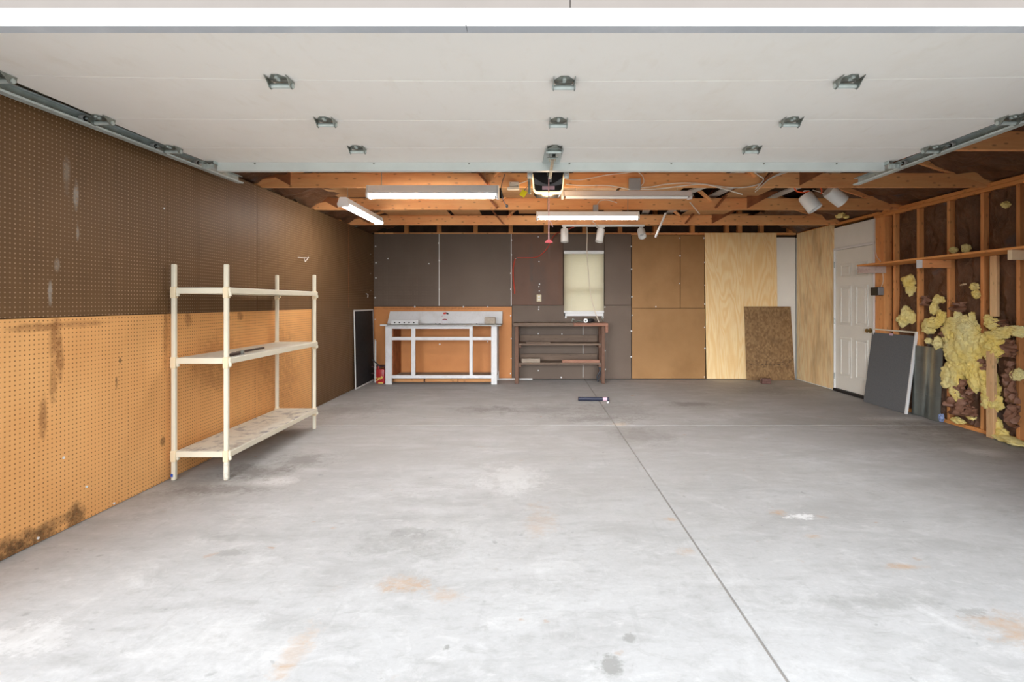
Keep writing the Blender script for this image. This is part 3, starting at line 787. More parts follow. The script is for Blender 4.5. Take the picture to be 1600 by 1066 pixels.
# hinge, built once about its own origin on the panel face (+z is up into the panel)
def hinge_at(x, y, first=[None]):
    z = ZD + sag(x, y)
    if first[0] is None:
        h = empty('hinge', (0, 0, 0))
        MB().prism([(-.052, .0), (.052, .0), (.046, -.018), (.016, -.062), (-.016, -.062), (-.046, -.018)], 'z', -.004, -.0005).build('hinge_leaf', M['galv_dark'], h)
        MB().prism([(-.045, .012), (.045, .012), (.018, .052), (-.018, .052)], 'z', -.004, -.0005).build('hinge_leaf', M['galv_dark'], h)
        for s in (-1, 1):
            MB().prism([(-.060, -.002), (.030, -.002), (.026, -.030), (.008, -.044), (-.012, -.040), (-.030, -.022)], 'x', s * .050 - .0018, s * .050 + .0018).build('hinge_ear', M['galv_dark'], h)
        MB().cyl((-.056, .008, -.026), (.056, .008, -.026), .012, 12).build('hinge_tube', M['galv'], h, smooth=True)
        bl_ = MB()
        for bx, by in ((0, -.046), (0, -.022), (0, .04)): bl_.cyl((bx, by, -.013), (bx, by, -.003), .009, 6)
        bl_.build('hinge_bolt', M['galv'], h, kind='stuff')
        first[0] = h; c = h
    else:
        c = copy_tree(first[0])
    c.parent = d1; c.location = Vector((x, y, z)) - Vector((.14, 3.0, ZD))
    return c
for y in SY[1:4]:
    for x in (-1.20, .15, 1.50, edge_l(y) + .01, edge_r(y) - .01): hinge_at(x, y)
def tx_l(y): return max(-2.672, -2.585 - .040 * (4.455 - y))
def tx_r(y): return 2.862 + .045 * (4.455 - y)
M['rubber'] = plain('black_tyre_rubber', (0.02, 0.02, 0.02), 0.6)
for y in SY[1:4] + [3.90]:
    for s, x in ((-1, tx_l(y) + .022), (1, tx_r(y) - .022)):
        zr = 2.380 if s < 0 else 2.366 + .02 * (4.455 - y)
        rl = MB().cyl((x - .012, y + .006, zr), (x + .012, y + .006, zr), .021, 16).build('roller', M['white_clean'], d1, .002)
        MB().cyl((x - .0125 * (1 if s > 0 else -1) - .004, y + .006, zr), (x - .0125 * (1 if s > 0 else -1) + .004, y + .006, zr), .014, 12).build('roller_hub', M['rubber'], rl)
        MB().cyl((x - s * .10, y + .006, zr), (x, y + .006, zr), .006, 8).build('roller_shaft', M['galv'], rl)
for s, x in ((-1, -2.425), (1, 2.705)):
    m = MB().box(x - .045, x + .045, 3.79, 3.93, 2.340, 2.345).box(x - .045, x - .04, 3.79, 3.93, 2.340, 2.367).box(x + .04, x + .045, 3.79, 3.93, 2.340, 2.367)
    m.box(x - .045, x + .045, 3.79, 3.795, 2.306, 2.345)
    for k in (-.028, 0, .028): m.box(x + k - .006, x + k + .006, 3.786, 3.79, 2.310, 2.343)
    m.build('top_bracket', M['galv'], d1, .001)
st = MB(); y = 3.84
st.prism([(y, 2.304), (y + .045, 2.304), (y + .045, 2.308), (y + .004, 2.308), (y + .004, 2.322), (y + .0005, 2.326), (y + .004, 2.330), (y + .004, 2.362), (y + .045, 2.362), (y + .045, 2.3675), (y, 2.3675)], 'x', -2.385, 2.665)
st.build('stiffening_strut', M['galv_pale'], d1)
bt = MB()
for x in (-2.1, -1.2, -.48, .28, 1.05, 1.75, 2.3): bt.cyl((x, 3.836, 2.357), (x, 3.841, 2.357), .007, 6)
bt.build('strut_bolt', M['galv_dark'], d1, kind='stuff')
ab = MB().prism([(.085, 3.50), (.215, 3.50), (.205, 3.835), (.075, 3.835)], 'z', 2.358, 2.366)
ab.build('opener_bracket', M['galv'], d1, .001)
ab = MB().prism([(.095, 3.46), (.13, 3.41), (.17, 3.41), (.205, 3.46), (.205, 3.52), (.095, 3.52)], 'z', 2.350, 2.357)
for s in (.118, .160): ab.box(s, s + .004, 3.52, 3.60, 2.305, 2.358)
ab.cyl((.105, 3.56, 2.318), (.178, 3.56, 2.318), .007, 8).cyl((.15, 3.60, 2.34), (.15, 3.60, 2.358), .012, 8)
ab.build('opener_bracket', M['galv_dark'], d1)
ar = MB().bar((.142, 3.555, 2.315), (.140, 4.06, 2.302), .022, .006, (0, 0, 1)).bar((.136, 4.04, 2.300), (.140, 4.36, 2.44), .022, .006)
ar.build('opener_arm', M['galv_dark'], d1)
box('warning_strip', M['white_clean'], d1, .134, .138, 4.0, 4.02, 2.285, 2.30)

def track(fx, fz, s, label):
    t = thing('door_track', label, 'track', (fx(3.1), 3.1, fz(3.1)))
    # C section: s = +1 opens towards +x (towards the door)
    prof = [(0, 0), (.046, 0), (.052, .010), (.049, .012), (.043, .004), (.004, .004), (.004, .060), (.034, .060), (.038, .056), (.041, .058), (.036, .065), (0, .065)]
    m = MB(); m.loft([[m.bm.verts.new((fx(y) + s * a, y, fz(y) + b)) for a, b in prof] for y in (1.66, 2.0, 2.3, 2.7, 3.3, 3.9, 4.455)]); m.build('track_rail', M['galv'], t)
    for y in (2.75, 3.25, 3.75, 4.25): MB().cyl((fx(y) + s * .003, y, fz(y) + .032), (fx(y) + s * .008, y, fz(y) + .032), .008, 8).build('track_bolt', M['galv_pale'], t)
    for y in (2.55, 3.77): MB().box(fx(y) - s * .004, fx(y), y - .016, y + .016, fz(y) + .012, 2.52).build('hanger_strap', M['galv_dark'], t)
    return t
track(tx_l, lambda y: 2.349, 1, 'galvanised overhead door track running along the pegboard wall')
track(tx_r, lambda y: 2.333 + .02 * (4.455 - y), -1, 'galvanised overhead door track beside the torn insulation wall')

# ------------------------------------------------------------------ opener
ox = .143
op = thing('door_opener', 'black garage door opener with a glowing warm lamp rim above the centre of the room', 'opener', (ox, 4.75, 2.31))
def emis(name, col, st, base=(.8, .8, .8)):
    t = NT(name); t.inp(t.bsdf.inputs['Base Color'], base); t.inp(t.bsdf.inputs['Emission Color'], col); t.bsdf.inputs['Emission Strength'].default_value = st
    return t.m
M['lens'] = emis('lit_lamp_lens', (1.0, 0.66, 0.30), 0.9)
tz, bz = 2.492, 2.303
lens = [(-.150, tz - .01), (.150, tz - .01), (.135, bz + .03), (.110, bz + .002), (-.110, bz + .002), (-.135, bz + .03)]
body = [(-.140, tz), (.140, tz), (.124, bz + .03), (.105, bz + .016), (-.105, bz + .016), (-.124, bz + .03)]
MB().prism([(ox + a, b) for a, b in lens], 'y', 4.635, 4.70).build('lamp_lens', M['lens'], op, .006)
MB().prism([(ox + a * .96, b + .008) for a, b in lens], 'y', 4.70, 4.90).build('housing', M['black'], op, .006)
fc = MB().prism([(ox + a, b) for a, b in body], 'y', 4.605, 4.640).build('front_cover', M['black'], op, .006)
sw = MB()
up_, lo_ = [], []
for k in range(17):
    u = -1 + k / 8.0
    c_ = bz + .065 + .065 * abs(u) ** 1.6
    up_.append((ox + u * .128, c_ + .006)); lo_.append((ox + u * .124, c_ - .002 - .05 * abs(u) ** 1.2))
M['swoosh'] = plain('grey_gloss_plastic', (0.16, 0.165, 0.18), 0.3)
sw.prism(up_ + lo_[::-1], 'y', 4.600, 4.6045).build('cover_swoosh', M['swoosh'], fc)
M['pinklab'] = plain('pale_pink_label', (0.62, 0.42, 0.50), 0.6)
box('rating_label', M['pinklab'], fc, ox - .055, ox + .058, 4.6, 4.6045, bz + .026, bz + .058)
dm = MB()
for k in range(4): dm.box(ox + .012, ox + .030, 4.600, 4.6045, bz + .098 + k * .018, bz + .108 + k * .018)
dm.build('cover_buttons', M['white_clean'], fc, kind='stuff')
bulb = bpy.data.lights.new('opener_bulb', 'POINT'); bulb.energy = 4; bulb.color = (1.0, .70, .40); bulb.shadow_soft_size = .05
bo = bpy.data.objects.new('opener_bulb', bulb); COL.objects.link(bo); bo.parent = op; bo.location = Vector((ox, 4.88, bz - .07)) - Vector((ox, 4.75, 2.31))
MB().cyl((ox, 4.61, tz - .004), (ox, 4.70, tz - .004), .055, 16).build('sprocket_cover', M['galv'], op, .003)
for s in (-1, 1):
    MB().box(ox + s * .165 - .025, ox + s * .165 + .025, 4.62, 4.66, tz - .05, tz + .002).cyl((ox + s * .165, 4.60, tz - .03), (ox + s * .165, 4.63, tz - .03), .016, 10).build('mount_bracket', M['galv_pale'], op, .004)
    MB().box(ox + s * .172 - .012, ox + s * .172 + .012, 4.64, 4.645, tz, 2.60).build('hanger_strap', M['galv_dark'], op)
MB().box(ox - .185, ox - .158, 4.66, 4.70, bz + .005, tz - .05).build('wire_plate', M['galv_dark'], op, .003)
MB().box(ox - .014, ox + .014, 1.64, 4.70, 2.455, 2.487).build('drive_rail', M['galv_dark'], op)
pc = thing('pull_cord', 'pink and white emergency pull cord with a pink handle hanging from the opener', 'cord', (.145, 4.575, 1.84))
M['pink'] = plain('faded_red_plastic', (0.75, 0.13, 0.15), 0.5); M['pinkcord'] = plain('pink_white_rope', (0.72, 0.42, 0.42), 0.8, var=.35, nscale=60)
MB().tube([(.146, 4.575, 2.455), (.147, 4.575, 2.2), (.147, 4.575, 1.87)], .006, 6).build('rope', M['pinkcord'], pc)
MB().tube([(.147, 4.57, 2.06), (.155, 4.565, 2.04), (.168, 4.56, 2.02), (.182, 4.56, 1.985)], .004, 6).build('rope_tail', M['pinkcord'], pc)
MB().prism([(.147 - .034, 1.842), (.147 + .034, 1.842), (.147 + .034, 1.853), (.147 + .012, 1.873), (.147 - .012, 1.873), (.147 - .034, 1.853)], 'y', 4.563, 4.587).build('handle', M['pink'], pc, .004)

# ------------------------------------------------------------------ fluorescent shop lights
M['tube'] = plain('fluorescent_tube_off', (0.86, 0.86, 0.85), 0.25, 0, 0.6, var=.01)
M['lampwhite'] = plain('shop_light_white', (0.80, 0.79, 0.79), 0.4, var=.02)
M['lampgrey'] = plain('shop_light_grey', (0.62, 0.58, 0.57), 0.45, var=.02)
M['tube_fill'] = emis('fluorescent_tube_fill', (1.0, 0.98, 0.94), 22.0)  # emission added to fill the room with light; these tubes look close to off
def shop_light(loc, rz, tilt, label, h=.115, L=1.22, hang=2.60, m='lampwhite'):
    t = thing('shop_light', label, 'light', loc, 'fluorescent shop lights', (tilt, 0, rz))
    WLOC[t.name] = Vector((0, 0, 0))
    a = L / 2
    MB().prism([(-.035, h), (.035, h), (.048, h * .45), (-.048, h * .45)], 'x', -a, a).build('channel', M['lampwhite' if m != 'lampgrey' else m], t, .003)
    MB().prism([(-.048, h * .45), (.048, h * .45), (.052, h * .36), (.049, h * .35), (.044, h * .40), (-.044, h * .40), (-.049, h * .35), (-.052, h * .36)], 'x', -a, a).build('reflector', M[m], t)
    for s in (-1, 1):
        MB().cyl((-a + .03, s * .024, .022), (a - .03, s * .024, .022), .0165, 12).build('lamp_tube', M['tube' if m == 'lampgrey' else 'tube_fill'], t, smooth=True)
        MB().prism([(-.036, h + .002), (.036, h + .002), (.064, h * .3), (.055, 0), (-.055, 0), (-.064, h * .3)], 'x', s * a - .012, s * a + .012).build('end_cap', M[m], t, .004)
        up = hang - loc[2] - h
        if up > 0: MB().tube([(s * a * .8, 0, h), (s * a * .8, 0, h + up)], .003, 5, smooth=False).build('hanger_wire', M['galv_dark'], t)
    return t
shop_light(((677 - 832) * 4.80 / FPX, 4.80, 2.287), 0, 0, 'white shop light hanging nearest to the opener on its pegboard side, longest in view', h=.12)
shop_light(((978 - 832) * 5.12 / FPX, 5.12, 2.345), 0, R(8), 'dull greyish shop light hanging just beside the black opener under the junction box', h=.085, L=1.28, m='lampgrey')
shop_light(((918 - 832) * 6.15 / FPX, 6.15, 2.306), 0, 0, 'bright white slim shop light behind the opener rope, above the track spotlights', h=.095)
shop_light((-1.965, 5.88, 2.298), R(90), 0, 'shop light turned to run front to back beside the dark pegboard wall', h=.10)

# ------------------------------------------------------------------ track spotlights
M['spot'] = plain('spotlight_white_metal', (0.74, 0.73, 0.71), 0.35, 0, .5, var=.02)
M['spotin'] = plain('spotlight_inner_grey', (0.50, 0.48, 0.46), 0.4)
tl = thing('lighting_track', 'white lighting track bar screwed under the rearmost joist', 'track', (1.03, 7.39, 2.41))
tb = MB().box(PXw(878, 7.38), PXw(1007, 7.38), 7.365, 7.40, 2.405, 2.435).build('track_bar', M['white_clean'], tl, .003)
box('feed_box', M['white_clean'], tl, PXw(932, 7.38), PXw(945, 7.38), 7.36, 7.405, 2.39, 2.435, .003)
def spotlight(top, aim, label, r=.056, L=.20, stem=.06, group=None):
    """cylinder head on a stem; aim is the direction the mouth faces"""
    t = thing('spotlight', label, 'spotlight', top, group)
    a = Vector(aim).normalized(); top = Vector(top)
    c = top + Vector((0, 0, -stem))
    MB().tube([top, c], .012, 8, smooth=False).box(top.x - .024, top.x + .024, top.y - .016, top.y + .016, top.z - .022, top.z).build('stem', M['white_clean'], t)
    p0 = c - a * .03
    MB().lathe(p0, a, [(0, r * .55), (.006, r * .92), (.02, r), (L, r), (L, r * .90), (L * .55, r * .86), (L * .5, .002)], 20, True, True).build('lamp_shade', M['spot'], t, smooth=True)
    MB().cyl(p0 + a * (L * .52), p0 + a * (L * .62), r * .6, 16).build('bulb', M['spotin'], t)
    return t
spotlight((PXw(882, 7.36), 7.37, 2.405), (0, -.12, -1), 'white can spotlight hanging straight down at the red cord end of the track', group='track spotlights')
spotlight((PXw(939, 7.36), 7.37, 2.405), (-.18, -.15, -1), 'white can spotlight tilted a little, in the middle of the lighting track', group='track spotlights')
spotlight((PXw(1002, 7.36), 7.37, 2.400), (0, -.9, -1), 'white can spotlight aimed forward at the tan hardboard end of the track', L=.15, group='track spotlights')
spotlight((2.74, 5.08, 2.425), (.42, -.30, -.80), 'white can spotlight hanging low below the joist, mouth down, near the white entry door', r=.072, L=.18, stem=.07, group='joist spotlights')
spotlight((2.98, 5.08, 2.43), (.72, .05, -.52), 'white can spotlight swung sideways at the joist, close beside the galvanised track', r=.070, L=.19, stem=.02, group='joist spotlights')

# ------------------------------------------------------------------ boxes and cables on the joists
M['greybox'] = plain('grey_steel_box', (0.36, 0.36, 0.37), 0.45, .3)
M['romex'] = plain('cream_cable', (0.78, 0.70, 0.60), 0.5); M['dkcord'] = plain('dark_cord', (0.045, 0.05, 0.06), 0.5)
def jbox(px0, px1, py0, py1, d, label, name='junction_box', m='greybox', dep=.045):
    t = thing(name, label, 'electrical box', P((px0 + px1) / 2, py1, d))
    a, b = P(px0, py0, d), P(px1, py1, d)
    box('box_body', M[m], t, a.x, b.x, d, d + dep, b.z, a.z, .003)
    box('cover_plate', M[m], t, a.x + .002, b.x - .002, d - .004, d, b.z + .002, a.z - .002, .001)
    MB().cyl((a.x + .012, d - .006, a.z - .012), (a.x + .012, d - .003, a.z - .012), .005, 8).cyl((b.x - .012, d - .006, b.z + .012), (b.x - .012, d - .003, b.z + .012), .005, 8).build('screw', M['galv_dark'], t, kind='stuff')
    return t
jbox(983, 1001, 278, 296, 4.93, 'square grey junction box on the nearest joist among the cream cables')
jbox(927, 935, 320, 334, 6.15, 'narrow grey junction box above the slim shop light')
b_ = jbox(796, 811, 284, 293, 4.93, 'small beige outlet box on the joist beside the opener', 'outlet_box', 'romex')
box('outlet_face', M['romex'], b_, P(793, 0, 4.92).x, P(811, 0, 4.92).x, 4.915, 4.97, PZw(296, 4.92), PZw(292, 4.92), .002)
def cable(pts, d, r, m, name, label, cat='cable', group=None):
    o = MB().tube([P(x, y, d if len(q) == 0 else q[0]) for x, y, *q in pts], r, 6, 5).build(name, M[m])
    return tag(o, label, cat, group)
cable([(832, 279), (820, 284), (808, 288), (800, 289)], 4.93, .005, 'romex', 'cable', 'short cream cable from the outlet box to the opener')
cable([(884, 280), (905, 281), (925, 278), (950, 273), (985, 269), (1000, 262)], 4.95, .005, 'romex', 'cable', 'thin cream cable curving up behind the door strut beside the opener')
cable([(884, 288), (908, 290), (950, 290), (984, 296)], 4.94, .005, 'romex', 'cable', 'cream cable from the opener along the joist to the square junction box')
cable([(1001, 293), (1018, 292), (1040, 288), (1070, 286), (1100, 287.5), (1130, 292), (1160, 293), (1185, 288), (1210, 276), (1235, 267)], 4.945, .0065, 'romex', 'cable', 'long cream cable leaving the square junction box and rising towards the entry door')
cable([(1001, 296), (1030, 295), (1070, 290), (1100, 288), (1130, 295), (1160, 304)], 4.93, .0065, 'romex', 'cable', 'cream cable from the junction box that drops off the joist past its staple')
cable([(1174, 266), (1185, 274), (1193, 280), (1186, 290), (1180, 296)], 4.93, .006, 'romex', 'cable', 'short cream cable crossing the others in front of the joist')
cable([(1225, 268), (1210, 275), (1198, 283), (1180, 300)], 4.92, .005, 'romex', 'cable', 'thin cream cable looping downward beside the crossing cables')
cable([(996, 268), (1004, 275), (1006, 285), (1001, 291)], 4.94, .004, 'romex', 'cable', 'small cream loop arching over the square junction box')
cable([(933, 320), (938, 314), (950, 313), (964, 317)], 6.17, .005, 'romex', 'cable', 'cream cable arching over the narrow junction box')
cable([(789, 272), (785, 284), (783, 296), (786, 312), (791, 321)], 4.90, .004, 'dkcord', 'hanging_cable', 'dark blue cord dangling with a plug from the joist', 'cord')
MB().blob(P(792, 322, 4.9), (.014, .014, .018), .1, 2, 2, 3).build('plug', M['dkcord'], bpy.data.objects['hanging_cable'])
M['yellowtag'] = plain('yellow_plastic_tag', (0.95, 0.80, 0.02), 0.5)
yt = thing('yellow_tag', 'bright yellow plastic tag hanging on a wire beside the opener', 'tag', P(818, 303, 4.86))
MB().hexa([P(817, 296, 4.85), P(824, 300, 4.85), P(819, 309, 4.85), P(811, 304, 4.85), P(817, 296, 4.86), P(824, 300, 4.86), P(819, 309, 4.86), P(811, 304, 4.86)]).build('tag_plate', M['yellowtag'], yt)
MB().tube([P(819, 298, 4.855), P(824, 292, 4.8), P(829, 290, 4.72)], .003, 5).build('tag_wire', M['dkcord'], yt)
M['redcord'] = plain('red_cord_rubber', (0.50, 0.075, 0.045), 0.5); M['orangecord'] = plain('orange_red_cord', (0.80, 0.11, 0.03), 0.5)
cable([(1241, 293), (1245, 299), (1256, 301), (1264, 299)], 5.04, .007, 'orangecord', 'orange_cable', 'short orange cord looping under the joist by the low spotlight', 'cord')
cable([(1282, 293), (1284, 298), (1283, 303)], 5.06, .006, 'orangecord', 'orange_cable', 'orange cord end peeking out between the two joist spotlights', 'cord')
cable([(1270, 297), (1285, 302), (1295, 309), (1305, 312)], 5.10, .004, 'romex', 'cable', 'thin pale wire between the two joist spotlights')
cable([(900, 353, 7.41), (884, 360, 7.6), (872, 364, 8.2), (864, 370, 8.53), (858, 383, 8.555), (849, 395, 8.56), (838, 402, 8.56), (820, 403, 8.56), (808, 403, 8.56)], 8, .009, 'redcord', 'red_cable', 'red cord curving over the reddish hardboard from the lighting track', 'cord')
cable([(805, 404), (802, 418), (802, 436), (804, 452), (804, 459)], 8.555, .013, 'redcord', 'red_cable', 'thick folded red cord hanging straight down from a hook on the hardboard', 'cord')
MB().cyl(P(806, 404, 8.58), P(806, 404, 8.53), .006, 8).build('hook', M['galv'], bpy.data.objects['red_cable'])
cable([(926, 346, 6.4), (932, 352, 7.2), (935, 357, 7.37)], 7, .004, 'romex', 'cable', 'thin tan wire running down from the slim shop light to the track')
cable([(917, 353, 7.4), (917.5, 368, 7.9), (917, 392, 8.2), (919, 420, 8.35), (922, 455, 8.40), (928, 482, 8.36), (933, 496, 8.30), (936, 504, 8.26)], 8, .008, 'romex', 'extension_cable', 'tan extension cord hanging in front of the blind down to the bench', 'cord')
op_ = thing('wall_outlet', 'ivory outlet plate on the reddish hardboard beside the window', 'outlet', P(842, 466, 8.575))
a, b = P(838.5, 460.5, 8.57), P(846, 471.5, 8.57)
M['ivory'] = plain('ivory_plastic', (0.66, 0.58, 0.38), 0.4)
box('cover_plate', M['ivory'], op_, a.x, b.x, 8.566, 8.578, b.z, a.z, .002)
for z in ((a.z + b.z) / 2 + .025, (a.z + b.z) / 2 - .025): box('receptacle', M['white_clean'], op_, (a.x + b.x) / 2 - .017, (a.x + b.x) / 2 + .017, 8.563, 8.567, z - .014, z + .014, .002)
rd = MB().cyl(P(1040, 333, 6.26), P(1024, 371, 6.26), .013, 10).build('hanging_rod', M['white_clean']); tag(rd, 'thin white rod hanging aslant from the joists in front of the tan hardboard', 'rod')
rd = MB().cyl(P(1078, 316, 6.0), P(1093, 334.5, 6.1), .006, 8).build('tan_stick', M['romex']); tag(rd, 'thin tan stick slanting across the second joist', 'stick')
cc = cable([(1380, 330, 6.56), (1383, 338, 6.5), (1381, 350, 6.5)], 6.5, .005, 'romex', 'cable', 'thin pale wire at the head of the wide corner stud')
o = MB().tube([(4.455, 6.60, 2.40), (4.455, 6.585, 1.95), (4.46, 6.50, 1.82), (4.465, 6.46, 1.60), (4.465, 6.50, 1.50)], .004, 6).build('cable', M['romex']); tag(o, 'thin wire running down the wide corner stud to the black switch', 'cable')
sb_ = thing('switch_box', 'small black switch box on the wide corner stud beside the entry door', 'electrical box', (4.455, 6.53, 1.45))
box('box_body', M['black'], sb_, 4.395, 4.469, 6.46, 6.60, 1.395, 1.50, .004)
box('box_side', M['greybox'], sb_, 4.40, 4.466, 6.452, 6.46, 1.40, 1.495, .001)

# ------------------------------------------------------------------ cream shelving unit
def cream_shelf(name, dirty):
    return worn(name, (0.70, 0.68, 0.60), (0.16, 0.17, 0.21), dirty, 0.45, 9.0, 16.0)
M['cream'] = plain('cream_enamel', (0.74, 0.69, 0.56), 0.45, var=.04); M['cream2'] = plain('cream_collar', (0.78, 0.66, 0.46), 0.5, var=.04)
M['shelf_top'] = cream_shelf('cream_shelf_clean', .25); M['shelf_low'] = cream_shelf('cream_shelf_stained', .95)
M['post_spot'] = worn('cream_enamel_spattered', (0.74, 0.70, 0.60), (0.06, 0.06, 0.06), .6, .45, 14, 24)
su = thing('shelving_unit', 'tall cream three tier shelving unit standing against the orange pegboard', 'shelf', (-2.45, 4.47, 0))
SXL, SXR, SYF, SYK = -2.630, -2.246, 3.725, 5.225
for x in (SXL, SXR):
    for y in (SYF, SYK):
        p = MB().box(x - .0155, x + .0155, y - .0155, y + .0155, .002, 1.588).build('post', M['cream'], su, .006)
        for z in (.20, .885, 1.40):
            MB().box(x - .019, x + .019, y - .019, y + .019, z - .062, z + .022).build('collar', M['cream2'], p, .004)
MB().box(SXR - .0161, SXR + .0161, SYF - .0161, SYF + .0161, .003, .135).build('paint_spatter', M['post_spot'], su, .006)
M['blue'] = plain('blue_sticker', (0.03, 0.09, 0.45), .5)
box('sticker', M['blue'], su, SXL - .014, SXL + .002, SYF - .0175, SYF - .0152, .030, .052)
for z, m in ((.20, 'shelf_low'), (.885, 'shelf_top'), (1.40, 'shelf_top')):
    s_ = MB().box(SXL + .02, SXR + .03, SYF - .005, SYK + .005, z - .004, z + .016).build('shelf_board', M[m], su, .003)
    for x in (SXL + .012, SXR + .018): MB().box(x - .006, x + .014, SYF - .01, SYK + .01, z - .028, z + .014).build('side_rail', M['cream'], s_, .003)
    for y in (SYF, SYK): MB().box(SXL + .02, SXR - .02, y - .014, y + .014, z - .028, z + .014).build('end_rail', M['cream'], s_, .003)
    for x in (SXL + .035, SXR + .035):
        for y in (SYF - .008, SYK - .008): MB().box(x - .014, x + .004, y - .004, y + .014, z - .048, z - .02).build('clip', M['cream'], s_, .002)
M['rusty'] = plain('brown_rusted_steel', (0.085, 0.055, 0.045), .45, .4, var=.3)
tz_ = .902
tk = thing('long_tool', 'rusty thin tool with a flat wedge end on the middle shelf of the cream unit', 'tool', (-2.28, 4.05, tz_))
MB().prism([(-2.262, 3.80), (-2.272, 3.80), (-2.305, 3.90), (-2.30, 3.945), (-2.262, 3.945)], 'z', tz_, tz_ + .022).build('wedge_handle', M['rusty'], tk, .003)
MB().cyl((-2.290, 3.93, tz_ + .016), (-2.310, 4.36, tz_ + .014), .009, 8).build('rod', M['rusty'], tk)
MB().box(-2.265, -2.25, 3.935, 3.965, tz_, tz_ + .032).build('trigger', M['galv_dark'], tk, .002)
# small wire holder on the dark pegboard
wh = thing('wire_hook', 'small white wire hook sticking out of the dark pegboard above the cream unit', 'hook', (-2.67, 5.87, 1.80))
MB().tube([(-2.682, 5.80, 1.82), (-2.61, 5.80, 1.815), (-2.60, 5.805, 1.77), (-2.67, 6.05, 1.84)], .004, 6, smooth=False).tube([(-2.61, 5.80, 1.815), (-2.675, 6.06, 1.835), (-2.683, 6.06, 1.85)], .004, 6, smooth=False).build('wire_loop', M['white_clean'], wh)
wh = MB().tube([(-2.683, 8.17, 1.44), (-2.665, 8.17, 1.44), (-2.65, 8.17, 1.43), (-2.65, 8.17, 1.40), (-2.655, 8.17, 1.385)], .006, 6).build('peg_hook', M['white_clean']); tag(wh, 'tiny white peg hook on the dark pegboard above the window screen', 'hook')

# ------------------------------------------------------------------ window screen, stick, crate, red jug in the far corner
def meshmat(name, col):
    t = NT(name); t.inp(t.bsdf.inputs['Base Color'], col); t.bsdf.inputs['Roughness'].default_value = .7
    return t.m
M['screenmesh'] = plain('dark_insect_mesh', (0.018, 0.019, 0.021), .6, var=.35, nscale=16)
ws = thing('window_screen', 'black insect screen in a thin white frame leaning on the dark pegboard in the corner', 'screen', (-2.645, 8.02, 0))
def sx(z): return -2.640 - .022 * z / 1.2
for y in (7.575, 8.455): MB().bar((sx(0), y, .004), (sx(1.19), y, 1.19), .022, .014, (1, 0, 0)).build('screen_frame', M['white_clean'], ws, .002)
for z in (.013, 1.18): MB().bar((sx(z), 7.57, z), (sx(z), 8.46, z), .014, .022).build('screen_frame', M['white_clean'], ws, .002)
MB().hexa([(sx(.02), 7.58, .02), (sx(.02) + .004, 7.58, .02), (sx(.02) + .004, 8.45, .02), (sx(.02), 8.45, .02), (sx(1.18), 7.58, 1.18), (sx(1.18) + .004, 7.58, 1.18), (sx(1.18) + .004, 8.45, 1.18), (sx(1.18), 8.45, 1.18)]).build('insect_mesh', M['screenmesh'], ws)
wsx = MB().bar((PXw(586.5, 8.22), 8.22, .004), (PXw(586.8, 8.33), 8.33, PZw(533, 8.33)), .024, .014).build('white_stick', M['white_clean']); tag(wsx, 'short white stick leaning in the corner beside the window screen', 'stick')
ck = thing('wire_rack', 'small brown wire rack standing on the floor in the corner by the white bench', 'rack', P(585, 597, 8.32))
M['rackpaint'] = plain('brown_rack_paint', (0.13, 0.055, 0.055), .5)
xa, xb = PXw(577.5, 8.32), PXw(601, 8.32); ya2, yb2 = 8.32, 8.50
for x in (xa, xb):
    for y in (ya2, yb2): MB().bar((x, y, .003), (x, y, PZw(572.5, 8.32)), .014, .014).build('leg', M['rackpaint'], ck)
for py in (573, 583.5, 593):
    z = PZw(py, 8.32); r_ = MB()
    for y in (ya2, yb2): r_.bar((xa, y, z), (xb, y, z), .010, .010)
    for x in (xa, xb): r_.bar((x, ya2, z), (x, yb2, z), .010, .010)
    for k in (.33, .66): r_.bar((xa, ya2 + (yb2 - ya2) * k, z), (xb, ya2 + (yb2 - ya2) * k, z), .005, .005)
    r_.build('shelf_ring', M['rackpaint'], ck)
rj = thing('red_jug', 'red jug with yellow script on its side in the corner by the white bench', 'jug', P(595, 599, 8.18))
M['redplastic'] = plain('red_plastic', (0.42, 0.022, 0.022), .35, 0, .5, var=.15); M['yellowink'] = plain('yellow_ink', (0.78, 0.60, 0.16), .5)
jx0, jx1 = PXw(588.6, 8.15), PXw(602, 8.15); jz1 = PZw(576, 8.15)
MB().box(jx0, jx1, 8.10, 8.19, .003, jz1).build('jug_body', M['redplastic'], rj, .018, 2, smooth=True)
MB().cyl((jx0 + .03, 8.15, jz1 - .005), (jx0 + .03, 8.15, jz1 + .035), .02, 12).build('jug_cap', M['redplastic'], rj)
MB().tube([(jx0 + .02, 8.097, .10), (jx0 + .005, 8.097, .09), (jx0 + .006, 8.097, .055), (jx0 + .03, 8.097, .06), (jx0 + .045, 8.097, .10), (jx0 + .05, 8.097, .07), (jx0 + .062, 8.097, .10), (jx0 + .075, 8.097, .078), (jx0 + .09, 8.097, .12), (jx0 + .10, 8.097, .11), (jx0 + .095, 8.097, .085), (jx0 + .118, 8.097, .12)], .007, 6).build('script', M['yellowink'], rj)
box('label_band', M['yellowink'], rj, jx0 + .04, jx1 - .02, 8.094, 8.10, .008, .026)
hs = MB().tube([P(582, 562, 8.15), P(586, 566, 8.15), P(590, 569, 8.15), P(594, 575, 8.15)], .010, 6).build('spout_hose', M['dkcord'], rj)

